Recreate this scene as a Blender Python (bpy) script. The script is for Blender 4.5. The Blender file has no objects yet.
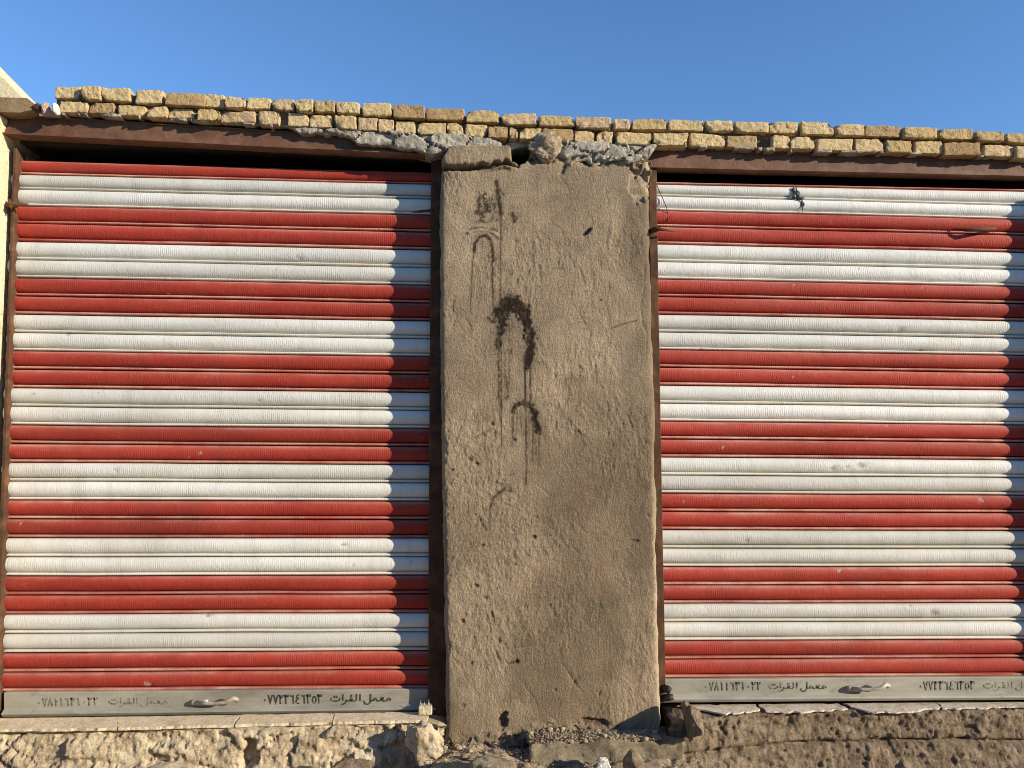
import bpy, bmesh, math, random
import numpy as np
from mathutils import Matrix, Vector

random.seed(7)
RNG = np.random.default_rng(11)
scene = bpy.context.scene
C = scene.collection
try: scene.cycles.filter_width = 0.95
except Exception: pass

# ------------------------------------------------------------------ camera
F, PW, PH = 770.0, 1024, 768
YAW, PITCH = math.radians(2.8), math.radians(3.75)
CAM = np.array([0.0, -4.0, 1.7])
fw = np.array([math.sin(YAW)*math.cos(PITCH), math.cos(YAW)*math.cos(PITCH), math.sin(PITCH)])
rt = np.array([math.cos(YAW), -math.sin(YAW), 0.0])
up = np.cross(rt, fw)

def ray(px, py):
    px = np.asarray(px, float); py = np.asarray(py, float)
    return fw*F + rt*(px-PW/2)[..., None] - up*(py-PH/2)[..., None]

def U(px, py, y):
    """point of the facade plane at depth y measured at a photo position"""
    d = ray(px, py)
    t = (np.asarray(y, float)-CAM[1])/d[..., 1]
    return CAM + d*t[..., None]

def Uz(px, py, z):
    d = ray(px, py)
    t = (np.asarray(z, float)-CAM[2])/d[..., 2]
    return CAM + d*t[..., None]

cam = bpy.data.cameras.new('camera')
cam.sensor_width = 36.0
cam.lens = F/PW*36.0
cam.clip_start = 0.05
cam.clip_end = 3000
co = bpy.data.objects.new('camera', cam)
M = Matrix(((rt[0], up[0], -fw[0], CAM[0]), (rt[1], up[1], -fw[1], CAM[1]), (rt[2], up[2], -fw[2], CAM[2]), (0, 0, 0, 1)))
co.matrix_world = M
C.objects.link(co)
scene.camera = co

# ------------------------------------------------------------------ light
SUN = np.array([1.85, -1.0, 0.67]); SUN /= np.linalg.norm(SUN)
elev = math.asin(SUN[2])
world = bpy.data.worlds.new('World'); scene.world = world; world.use_nodes = True
nt = world.node_tree
bg = nt.nodes['Background']
sky = nt.nodes.new('ShaderNodeTexSky')
sky.sky_type = 'NISHITA'; sky.sun_disc = False
sky.sun_elevation = elev
sky.sun_rotation = math.atan2(SUN[0], SUN[1])
sky.air_density = 1.0; sky.dust_density = 0.0; sky.ozone_density = 6.0; sky.altitude = 0
nt.links.new(sky.outputs[0], bg.inputs[0])
bg.inputs[1].default_value = 0.15
sl = bpy.data.lights.new('sun', 'SUN'); sl.energy = 5.0; sl.angle = math.radians(0.5); sl.color = (1.0, 0.88, 0.70)
so = bpy.data.objects.new('sun', sl)
so.rotation_euler = Vector(-SUN).to_track_quat('-Z', 'Y').to_euler()
so.location = (6, -6, 6)
C.objects.link(so)
vs = scene.view_settings
vs.view_transform = 'Standard'; vs.look = 'None'; vs.exposure = 0.5; vs.gamma = 1.0; vs.use_curve_mapping = False

# ------------------------------------------------------------------ noise
def _h(ix, iy, iz, seed):
    n = (ix.astype(np.int64)*374761393 + iy.astype(np.int64)*668265263 + iz.astype(np.int64)*2147483647 + seed*974634777) & 0xffffffff
    n = ((n ^ (n >> 13))*1274126177) & 0xffffffff
    n = ((n ^ (n >> 16))*2246822519) & 0xffffffff
    n = n ^ (n >> 15)
    return (n & 0xffffff)/float(0xffffff)

def vn(p, seed=0):
    p = np.asarray(p, float)
    i = np.floor(p).astype(np.int64); f = p-i
    u = f*f*f*(f*(f*6-15)+10)
    r = 0
    for dx in (0, 1):
        wx = u[..., 0] if dx else 1-u[..., 0]
        for dy in (0, 1):
            wy = u[..., 1] if dy else 1-u[..., 1]
            for dz in (0, 1):
                wz = u[..., 2] if dz else 1-u[..., 2]
                r = r + wx*wy*wz*_h(i[..., 0]+dx, i[..., 1]+dy, i[..., 2]+dz, seed)
    return r*2-1

def fbm(p, scale, octs=4, seed=0, gain=0.5):
    p = np.asarray(p, float)*scale
    a, s, tot = 1.0, 0, 0
    for k in range(octs):
        s = s + a*vn(p, seed+k*17); tot += a
        a *= gain; p = p*2.03+3.7
    return s/tot

def cell(p, scale, seed=0):
    """F1, F2, id of a cellular pattern"""
    p = np.asarray(p, float)*scale
    i = np.floor(p).astype(np.int64)
    f1 = np.full(p.shape[:-1], 9.0); f2 = f1.copy(); idv = np.zeros(p.shape[:-1])
    for dx in (-1, 0, 1):
        for dy in (-1, 0, 1):
            for dz in (-1, 0, 1):
                cx, cy, cz = i[..., 0]+dx, i[..., 1]+dy, i[..., 2]+dz
                q = np.stack([cx+_h(cx, cy, cz, seed), cy+_h(cx, cy, cz, seed+1), cz+_h(cx, cy, cz, seed+2)], -1)
                d = np.linalg.norm(p-q, axis=-1)
                nid = _h(cx, cy, cz, seed+3)
                near = d < f1
                f2 = np.where(near, f1, np.minimum(f2, d))
                idv = np.where(near, nid, idv)
                f1 = np.where(near, d, f1)
    return f1, f2, idv

def facet(p, scale, seed=0):
    """broken-stone relief: every cell is a flat face of its own tilt; returns height and joint distance"""
    p = np.asarray(p, float)*scale
    i = np.floor(p).astype(np.int64)
    f1 = np.full(p.shape[:-1], 9.0); f2 = f1.copy(); hh = np.zeros(p.shape[:-1])
    for dx in (-1, 0, 1):
        for dy in (-1, 0, 1):
            for dz in (-1, 0, 1):
                cx, cy, cz = i[..., 0]+dx, i[..., 1]+dy, i[..., 2]+dz
                q = np.stack([cx+_h(cx, cy, cz, seed), cy+_h(cx, cy, cz, seed+1), cz+_h(cx, cy, cz, seed+2)], -1)
                v = p-q; d = np.linalg.norm(v, axis=-1)
                t = (_h(cx, cy, cz, seed+3)-.5)+1.1*(_h(cx, cy, cz, seed+4)-.5)*v[..., 0]+1.1*(_h(cx, cy, cz, seed+5)-.5)*v[..., 2]
                near = d < f1
                f2 = np.where(near, f1, np.minimum(f2, d)); hh = np.where(near, t, hh); f1 = np.where(near, d, f1)
    return hh, f2-f1

def sm(x, a, b):
    t = np.clip((x-a)/(b-a), 0, 1)
    return t*t*(3-2*t)

def seg_d(px, py, pts):
    """distance to a polyline and the position (0-1) along it"""
    best = np.full(px.shape, 1e9); tt = np.zeros(px.shape)
    n = len(pts)-1
    for k in range(n):
        ax, ay = pts[k]; bx, by = pts[k+1]
        vx, vy = bx-ax, by-ay
        t = np.clip(((px-ax)*vx+(py-ay)*vy)/(vx*vx+vy*vy+1e-9), 0, 1)
        d = np.hypot(px-ax-t*vx, py-ay-t*vy)
        m = d < best
        best = np.where(m, d, best); tt = np.where(m, (k+t)/n, tt)
    return best, tt

# ------------------------------------------------------------------ mesh helpers
def link(name, me, mats, parent=None, smooth=True):
    if not isinstance(mats, (list, tuple)): mats = [mats]
    for m in mats: me.materials.append(m)
    if smooth: me.polygons.foreach_set('use_smooth', np.ones(len(me.polygons), bool))
    me.update()
    o = bpy.data.objects.new(name, me); C.objects.link(o)
    if parent is not None: o.parent = parent
    return o

def mesh(name, V, Fc):
    me = bpy.data.meshes.new(name)
    me.from_pydata(np.asarray(V, float).tolist(), [], Fc if isinstance(Fc, list) else np.asarray(Fc).tolist())
    return me

def fattr(me, name, vals):
    a = me.attributes.new(name, 'FLOAT', 'POINT')
    a.data.foreach_set('value', np.asarray(vals, np.float32).ravel())

def grid_faces(nv, nu, off=0, flip=False):
    j, i = np.meshgrid(np.arange(nv-1), np.arange(nu-1), indexing='ij')
    a = (j*nu+i).ravel()+off
    f = np.stack([a, a+1, a+nu+1, a+nu], -1)
    return f[:, ::-1] if flip else f

def tag(o, label, cat, group=None, kind=None):
    o['label'] = label; o['category'] = cat
    if group: o['group'] = group
    if kind: o['kind'] = kind
    return o

def empty(name, loc):
    o = bpy.data.objects.new(name, None); C.objects.link(o)
    o.location = loc; o.empty_display_size = 0.1
    bpy.context.view_layer.update()
    return o

class MB:
    """collects pieces that become ONE mesh"""
    def __init__(s): s.V = []; s.F = []; s.n = 0; s.at = []; s.mi = []
    def add(s, V, Fc, a=0.0, mi=0):
        V = np.asarray(V, float)
        s.V.append(V)
        s.F += [[int(i)+s.n for i in f] for f in Fc]
        s.mi += [mi]*len(Fc)
        s.at.append(np.full(len(V), a)); s.n += len(V)
    def build(s, name, mats, parent=None, smooth=True, off=None):
        V = np.concatenate(s.V)
        if off is not None: V = V-np.asarray(off)
        me = mesh(name, V, s.F)
        fattr(me, 'tone', np.concatenate(s.at))
        if any(s.mi): me.polygons.foreach_set('material_index', s.mi)
        return link(name, me, mats, parent, smooth)

def rbox(dim, r=0.008, n=(8, 5, 4)):
    """rounded box around the origin: verts, unit normals, faces"""
    hx = np.asarray(dim)/2.0
    key = {}; V = []; Fc = []
    def put(p):
        k = tuple(np.round(p, 6))
        if k not in key:
            key[k] = len(V); V.append(p)
        return key[k]
    def lin(k):
        e = min(0.3, r/(hx[k]*2)*1.0)
        a = np.concatenate([[0, e*0.3, e], np.linspace(e, 1-e, n[k]+1)[1:-1], [1-e, 1-e*0.3, 1]])
        return a*2-1
    for ax in range(3):
        b, c = [(1, 2), (2, 0), (0, 1)][ax]
        gb, gc = lin(b), lin(c)
        for s in (-1, 1):
            idx = np.zeros((len(gb), len(gc)), int)
            for i, x in enumerate(gb):
                for j, y in enumerate(gc):
                    p = np.zeros(3); p[ax] = s; p[b] = x; p[c] = y
                    idx[i, j] = put(p*hx)
            for i in range(len(gb)-1):
                for j in range(len(gc)-1):
                    q = [idx[i, j], idx[i+1, j], idx[i+1, j+1], idx[i, j+1]]
                    Fc.append(q if s > 0 else q[::-1])
    V = np.array(V)
    rr = min(r, hx.min()*0.95)
    inn = np.clip(V, -(hx-rr), hx-rr)
    d = V-inn
    L = np.linalg.norm(d, axis=1, keepdims=True)
    nrm = d/np.maximum(L, 1e-9)
    return inn+nrm*rr, nrm, Fc

def box(p0, p1):
    x0, y0, z0 = p0; x1, y1, z1 = p1
    V = [(x0,y0,z0),(x1,y0,z0),(x1,y1,z0),(x0,y1,z0),(x0,y0,z1),(x1,y0,z1),(x1,y1,z1),(x0,y1,z1)]
    return V, [(0,3,2,1),(4,5,6,7),(0,1,5,4),(1,2,6,5),(2,3,7,6),(3,0,4,7)]

def prism(pts, depth):
    """front outline (list of 3D points in a facade plane) pushed back by depth along +y"""
    P = np.asarray(pts, float); n = len(P)
    V = np.concatenate([P, P+np.array([0, depth, 0])])
    Fc = [list(range(n))[::-1], list(range(n, 2*n))]
    for i in range(n):
        j = (i+1) % n
        Fc.append([i, j, n+j, n+i])
    return V, Fc

def tube(path, rad, k=8):
    P = np.asarray(path, float); n = len(P)
    rad = np.broadcast_to(np.asarray(rad, float), (n,))
    V = []; Fc = []
    for i in range(n):
        t = P[min(i+1, n-1)]-P[max(i-1, 0)]; t /= np.linalg.norm(t)+1e-9
        a = np.cross(t, [0, 0, 1.0]) if abs(t[2]) < 0.9 else np.cross(t, [1.0, 0, 0])
        a /= np.linalg.norm(a); b = np.cross(t, a)
        for j in range(k):
            w = 2*math.pi*j/k
            V.append(P[i]+rad[i]*(math.cos(w)*a+math.sin(w)*b))
    for i in range(n-1):
        for j in range(k):
            Fc.append([i*k+j, i*k+(j+1) % k, (i+1)*k+(j+1) % k, (i+1)*k+j])
    Fc.append(list(range(k))[::-1]); Fc.append([(n-1)*k+j for j in range(k)])
    return V, Fc

def rock(size, seed, sub=4, rough=0.22, flat=0.0, sharp=0.5):
    bm = bmesh.new(); bmesh.ops.create_icosphere(bm, subdivisions=sub, radius=1.0)
    V = np.array([v.co[:] for v in bm.verts]); Fc = [[v.index for v in f.verts] for f in bm.faces]; bm.free()
    r = np.random.default_rng(seed)
    for k in range(9):                      # broken facets
        n = r.normal(size=3); n /= np.linalg.norm(n)
        d = 0.55+0.3*r.random()
        h = V@n-d
        V = V-np.where(h > 0, h*sharp*1.6 if sharp < .6 else h, 0)[:, None]*n
    V = V*(1+rough*fbm(V+seed*3.1, 1.6, 4, seed))[:, None]
    V = V+V/np.linalg.norm(V, axis=1, keepdims=True)*(0.05*fbm(V+seed, 7, 3, seed+5))[:, None]
    return V*np.asarray(size), Fc

# ------------------------------------------------------------------ materials
def mat(name, base, rough=0.85, build=None, spec=0.3, metal=0.0):
    m = bpy.data.materials.new(name); m.use_nodes = True
    n = m.node_tree; b = n.nodes['Principled BSDF']
    b.inputs['Base Color'].default_value = (*base, 1)
    b.inputs['Roughness'].default_value = rough
    b.inputs['Specular IOR Level'].default_value = spec
    b.inputs['Metallic'].default_value = metal
    if build: build(n, b)
    return m

def N(n, t, **kw):
    x = n.nodes.new(t)
    for k, v in kw.items(): setattr(x, k, v)
    return x

def coords(n, scale=(1, 1, 1)):
    g = N(n, 'ShaderNodeNewGeometry'); mp = N(n, 'ShaderNodeMapping')
    mp.inputs['Scale'].default_value = scale
    n.links.new(g.outputs['Position'], mp.inputs['Vector'])
    return mp.outputs[0]

def noise(n, scale, detail=5, rough=0.6, stretch=(1, 1, 1), dist=0.0):
    t = N(n, 'ShaderNodeTexNoise')
    t.inputs['Scale'].default_value = scale; t.inputs['Detail'].default_value = detail
    t.inputs['Roughness'].default_value = rough; t.inputs['Distortion'].default_value = dist
    n.links.new(coords(n, stretch), t.inputs['Vector'])
    return t.outputs[0]

def ramp(n, fac, stops):
    r = N(n, 'ShaderNodeValToRGB'); e = r.color_ramp.elements
    while len(e) < len(stops): e.new(0.5)
    for i, (p, c) in enumerate(stops):
        e[i].position = p; e[i].color = (*c, 1) if len(c) == 3 else c
    n.links.new(fac, r.inputs[0])
    return r.outputs[0]

def mixc(n, fac, a, b, mode='MIX'):
    x = N(n, 'ShaderNodeMix', data_type='RGBA', blend_type=mode)
    for s, v in ((0, fac), (6, a), (7, b)):
        if isinstance(v, (int, float)): x.inputs[s].default_value = v
        elif isinstance(v, tuple): x.inputs[s].default_value = (*v, 1)
        else: n.links.new(v, x.inputs[s])
    return x.outputs[2]

def mth(n, op, a, b=0.0, c=None):
    x = N(n, 'ShaderNodeMath', operation=op)
    for s, v in enumerate((a, b) if c is None else (a, b, c)):
        if isinstance(v, (int, float)): x.inputs[s].default_value = v
        else: n.links.new(v, x.inputs[s])
    return x.outputs[0]

def attr(n, name):
    a = N(n, 'ShaderNodeAttribute', attribute_name=name)
    return a.outputs['Fac']

def bump(n, b, h, strength=0.5, dist=0.01, prev=None):
    x = N(n, 'ShaderNodeBump')
    x.inputs['Strength'].default_value = strength; x.inputs['Distance'].default_value = dist
    n.links.new(h, x.inputs['Height'])
    if prev is not None: n.links.new(prev, x.inputs['Normal'])
    n.links.new(x.outputs[0], b.inputs['Normal'])
    return x.outputs[0]

def paint(cols, dust, wear, grime):
    def f(n, b):
        c = ramp(n, noise(n, 3.0, 6, 0.65, (0.35, 1, 2.0)), [(0.3, cols[0]), (0.5, cols[1]), (0.72, cols[2])])
        # fine streaks running down the slats
        st = noise(n, 60, 3, 0.6, (1.0, 1, 0.25))
        c = mixc(n, mth(n, 'MULTIPLY', ramp(n, st, [(0.52, (0, 0, 0)), (0.75, (1, 1, 1))]), 0.22), c, wear)
        # scuffs
        sc = ramp(n, noise(n, 9, 8, 0.75, (0.5, 1, 2.5)), [(0.60, (0, 0, 0)), (0.68, (1, 1, 1))])
        c = mixc(n, mth(n, 'MULTIPLY', sc, 0.30), c, wear)
        # dust and bare metal on the ledges between the slats
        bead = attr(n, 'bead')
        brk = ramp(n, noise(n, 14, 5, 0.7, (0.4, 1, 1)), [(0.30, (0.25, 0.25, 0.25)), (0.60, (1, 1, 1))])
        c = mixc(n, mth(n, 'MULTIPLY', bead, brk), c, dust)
        c = mixc(n, 1.0, c, ramp(n, attr(n, 'fade'), [(0.0, (.80, .79, .78)), (0.5, (1, 1, 1)), (1.0, (1.12, 1.13, 1.15))]), 'MULTIPLY')
        # rain streaks and finger dirt
        dr = ramp(n, noise(n, 11, 6, 0.7, (1.6, 1, 0.22)), [(0.50, (0, 0, 0)), (0.70, (1, 1, 1))])
        c = mixc(n, mth(n, 'MULTIPLY', dr, 0.26), c, grime)
        bl = ramp(n, noise(n, 2.3, 7, 0.7, (1, 1, 1), 0.8), [(0.52, (0, 0, 0)), (0.70, (1, 1, 1))])
        c = mixc(n, mth(n, 'MULTIPLY', bl, 0.22), c, grime)
        sp = ramp(n, noise(n, 70, 4, 0.7), [(0.68, (0, 0, 0)), (0.73, (1, 1, 1))])
        c = mixc(n, mth(n, 'MULTIPLY', sp, 0.5), c, grime)
        c = mixc(n, attr(n, 'chip'), c, mixc(n, noise(n, 40, 3), (.12, .10, .085), (.60, .58, .52)))
        n.links.new(c, b.inputs['Base Color'])
        # ribbed embossing, patchy
        w = N(n, 'ShaderNodeTexWave', wave_type='BANDS', bands_direction='X')
        w.inputs['Scale'].default_value = 30.0; w.inputs['Distortion'].default_value = 3.0
        w.inputs['Detail'].default_value = 2.0; w.inputs['Detail Scale'].default_value = 3.0
        n.links.new(coords(n), w.inputs['Vector'])
        msk = ramp(n, noise(n, 7, 3, 0.6), [(0.40, (0, 0, 0)), (0.62, (1, 1, 1))])
        hgt = mth(n, 'MULTIPLY', mth(n, 'MULTIPLY', w.outputs[1], msk), 0.55)
        hgt = mth(n, 'ADD', hgt, mth(n, 'MULTIPLY', noise(n, 110, 3, 0.6, (1, 1, 0.35)), 1.8))
        bump(n, b, hgt, 0.5, 0.0022)
    return f

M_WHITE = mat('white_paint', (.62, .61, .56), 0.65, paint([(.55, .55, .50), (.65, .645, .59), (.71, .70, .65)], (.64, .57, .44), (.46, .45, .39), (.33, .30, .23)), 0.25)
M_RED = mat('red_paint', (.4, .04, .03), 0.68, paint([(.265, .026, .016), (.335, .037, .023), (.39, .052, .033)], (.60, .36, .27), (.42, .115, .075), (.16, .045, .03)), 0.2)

def m_rail(n, b):
    c = ramp(n, noise(n, 5, 6, 0.7, (0.4, 1, 1.5)), [(0.3, (.19, .18, .14)), (0.52, (.31, .295, .235)), (0.75, (.42, .39, .31))])
    d = ramp(n, noise(n, 16, 7, 0.7, (0.5, 1, 1.2)), [(0.55, (0, 0, 0)), (0.72, (1, 1, 1))])
    c = mixc(n, mth(n, 'MULTIPLY', d, 0.65), c, (.15, .125, .09))
    n.links.new(c, b.inputs['Base Color'])
    bump(n, b, noise(n, 90, 4, 0.6), 0.25, 0.002)
M_RAIL = mat('galvanised_rail', (.4, .38, .32), 0.55, m_rail, 0.4, 0.15)
M_RAIL_DULL = mat('galvanised_rail_dirty', (.34, .34, .30), 0.6, m_rail, 0.35, 0.1)

def m_rust(c0, c1, c2):
    def f(n, b):
        c = ramp(n, noise(n, 9, 8, 0.7, (1, 1, 1), 0.6), [(0.3, c0), (0.5, c1), (0.72, c2)])
        n.links.new(c, b.inputs['Base Color'])
        bump(n, b, noise(n, 60, 6, 0.7), 0.6, 0.004)
    return f
M_BEAM = mat('brown_steel_beam', (.16, .085, .05), 0.7, m_rust((.085, .038, .022), (.14, .066, .037), (.22, .118, .068)), 0.35)
M_RUST = mat('rusty_steel', (.14, .07, .04), 0.85, m_rust((.035, .018, .010), (.085, .042, .021), (.17, .085, .042)), 0.25)
M_DARK = mat('dark_iron', (.025, .022, .02), 0.6, m_rust((.012, .010, .009), (.025, .02, .017), (.06, .045, .035)), 0.4)

def m_plaster(n, b):
    big = noise(n, 1.6, 6, 0.6, (1, 1, 0.8), 0.4)
    c = ramp(n, big, [(0.26, (.205, .157, .104)), (0.44, (.295, .228, .152)), (0.58, (.37, .286, .190)), (0.74, (.46, .362, .245))])
    mid = noise(n, 9, 7, 0.7, (1, 1, 1), 0.5)
    c = mixc(n, 0.55, c, mixc(n, 1.0, c, ramp(n, mid, [(0.3, (.52, .51, .49)), (0.5, (1, 1, 1)), (0.70, (1.34, 1.28, 1.20))]), 'MULTIPLY'))
    fine = noise(n, 150, 5, 0.8, (1, 1, .65))
    c = mixc(n, 0.6, c, mixc(n, 1.0, c, ramp(n, fine, [(0.32, (.42, .39, .36)), (0.5, (1, 1, 1)), (0.68, (1.5, 1.45, 1.36))]), 'MULTIPLY'))
    c = mixc(n, attr(n, 'darken'), c, (.115, .085, .052))  # darker brown in the recesses, broken edges and broad patches
    c = mixc(n, attr(n, 'pale'), c, (.52, .43, .29))
    c = mixc(n, attr(n, 'red'), c, (.27, .11, .065))
    st = attr(n, 'stain')
    c = mixc(n, st, c, (.022, .014, .010))
    n.links.new(c, b.inputs['Base Color'])
    h = mth(n, 'ADD', mth(n, 'MULTIPLY', noise(n, 160, 4, 0.75, (1, 1, 0.6)), 0.7), noise(n, 60, 6, 0.75, (1, 1, .7)))
    bump(n, b, h, 1.0, 0.014)
M_PLASTER = mat('mud_plaster', (.3, .22, .14), 0.95, m_plaster, 0.1)

def m_brick(n, b):
    t = attr(n, 'tone')
    c = ramp(n, t, [(0.0, (.45, .30, .150)), (0.35, (.60, .44, .220)), (0.65, (.70, .535, .285)), (1.0, (.61, .43, .26))])
    mid = noise(n, 26, 7, 0.75)
    c = mixc(n, 0.9, c, mixc(n, 1.0, c, ramp(n, mid, [(0.30, (.42, .37, .32)), (0.46, (1, 1, 1)), (0.74, (1.2, 1.18, 1.15))]), 'MULTIPLY'))
    pit = ramp(n, noise(n, 85, 5, 0.7), [(0.34, (.35, .28, .22)), (0.44, (1, 1, 1))])
    c = mixc(n, 0.8, c, mixc(n, 1.0, c, pit, 'MULTIPLY'))
    n.links.new(c, b.inputs['Base Color'])
    h = mth(n, 'ADD', noise(n, 34, 7, 0.75), mth(n, 'MULTIPLY', noise(n, 120, 4, 0.7), 0.5))
    bump(n, b, h, 1.0, 0.018)
M_BRICK = mat('yellow_brick', (.45, .32, .14), 0.97, m_brick, 0.05)

def stone(stops, scale=7, bd=0.012, bs=0.9, fine=90):
    def f(n, b):
        c = ramp(n, noise(n, scale, 8, 0.72, (1, 1, 1), 0.4), stops)
        fi = noise(n, fine, 5, 0.75)
        c = mixc(n, 0.8, c, mixc(n, 1.0, c, ramp(n, fi, [(0.30, (.45, .42, .38)), (0.5, (1, 1, 1)), (0.7, (1.35, 1.33, 1.28))]), 'MULTIPLY'))
        n.links.new(c, b.inputs['Base Color'])
        h = mth(n, 'ADD', noise(n, 30, 7, 0.75), mth(n, 'MULTIPLY', fi, 0.5))
        bump(n, b, h, bs, bd)
    return f
M_PALE = mat('pale_limestone', (.45, .38, .25), 0.95, stone([(0.28, (.20, .15, .098)), (0.42, (.39, .305, .20)), (0.56, (.57, .475, .325)), (0.76, (.71, .625, .465))], 10), 0.1)
M_MUD = mat('brown_mud_concrete', (.25, .18, .11), 0.97, stone([(0.28, (.10, .07, .045)), (0.45, (.22, .165, .11)), (0.60, (.34, .265, .185)), (0.76, (.52, .43, .315))], 14, 0.02, 1.0, 110), 0.1)
M_RUBBLE = mat('rubble_dirt', (.35, .27, .18), 0.97, stone([(0.28, (.17, .12, .075)), (0.46, (.34, .26, .17)), (0.62, (.46, .37, .25)), (0.8, (.60, .50, .36))], 14), 0.1)
M_SLAB = mat('sill_marble', (.6, .54, .42), 0.85, stone([(0.28, (.40, .32, .20)), (0.44, (.62, .52, .345)), (0.65, (.72, .62, .44)), (0.8, (.76, .69, .54))], 9, 0.010, 0.8), 0.2)
M_SLAB_GREY = mat('broken_white_marble', (.6, .57, .5), 0.8, stone([(0.28, (.25, .18, .115)), (0.42, (.48, .405, .31)), (0.58, (.64, .58, .48)), (0.8, (.74, .69, .60))], 16, 0.006, 0.7), 0.25)
M_MORTAR = mat('grey_mortar', (.4, .36, .29), 0.95, stone([(0.30, (.12, .095, .07)), (0.44, (.30, .26, .205)), (0.58, (.47, .42, .345)), (0.75, (.68, .62, .52))], 14, 0.012), 0.1)
M_CONC = mat('grey_step_concrete', (.22, .19, .14), 0.95, stone([(0.28, (.12, .095, .064)), (0.48, (.22, .18, .122)), (0.70, (.36, .30, .21))], 6, 0.008, 0.7), 0.1)
M_CREAM = mat('cream_plaster', (.62, .52, .33), 0.9, stone([(0.28, (.50, .39, .21)), (0.42, (.66, .55, .345)), (0.65, (.72, .62, .41)), (0.82, (.76, .68, .50))], 3.5, 0.006, 0.6, 60), 0.15)
M_WOOD = mat('weathered_board', (.3, .2, .1), 0.9, stone([(0.28, (.17, .11, .06)), (0.5, (.27, .185, .10)), (0.75, (.36, .26, .15))], 6, 0.006), 0.15)
M_PINK = mat('pinkish_mortar', (.5, .36, .28), 0.95, stone([(0.3, (.36, .24, .18)), (0.6, (.52, .38, .30)), (0.8, (.6, .5, .42))], 20), 0.1)
M_WHITESTONE = mat('white_stone', (.7, .66, .55), 0.9, stone([(0.3, (.50, .45, .35)), (0.5, (.70, .66, .55)), (0.8, (.78, .75, .66))], 9, 0.006, 0.6), 0.15)
M_GROUND = mat('dusty_ground', (.3, .23, .15), 0.97, stone([(0.28, (.28, .215, .14)), (0.5, (.42, .33, .225)), (0.75, (.50, .40, .285))], 2.0, 0.01, 0.7, 40), 0.1)
M_ROOM = mat('dim_interior', (.10, .08, .06), 0.95, stone([(0.3, (.07, .055, .04)), (0.7, (.13, .105, .08))], 3), 0.1)
M_CAST = mat('cast_aluminium', (.62, .58, .47), 0.5, m_rust((.20, .17, .12), (.40, .35, .26), (.62, .57, .46)), 0.4, 0.1)
M_BLACK = mat('black_plastic', (.02, .022, .02), 0.5, None, 0.4)

def m_ink(fade):
    def f(n, b):
        k = ramp(n, noise(n, 150, 4, 0.7, (0.6, 1, 1)), [(fade, (0, 0, 0)), (fade+0.12, (1, 1, 1))])
        c = mixc(n, k, (.04, .038, .033), (.26, .245, .195))
        n.links.new(c, b.inputs['Base Color'])
    return f
M_INK = mat('black_stencil_paint', (.03, .03, .03), 0.7, m_ink(0.56), 0.2)
M_INKF = mat('faded_stencil_paint', (.2, .19, .16), 0.8, m_ink(0.38), 0.2)
M_INKM = mat('worn_stencil_paint', (.1, .1, .09), 0.8, m_ink(0.47), 0.2)

# ------------------------------------------------------------------ roller shutters
PROFILE = [(0.000, -.012), (0.010, -.002), (0.030, .0100), (0.06, .0155), (0.12, .0195), (0.20, .0225), (0.31, .0243), (0.42, .0240), (0.53, .0212),
           (0.62, .0172), (0.69, .0122), (0.745, .0062), (0.78, -.0020), (0.792, -.012), (0.808, -.012), (0.818, .004), (0.84, .0115), (0.88, .0128), (0.925, .0112), (0.95, .0060), (0.968, -.004), (0.982, -.012)]
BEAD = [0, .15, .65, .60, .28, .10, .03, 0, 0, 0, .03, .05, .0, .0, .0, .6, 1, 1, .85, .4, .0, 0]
YS = 0.158
YS2 = 0.112

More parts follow.
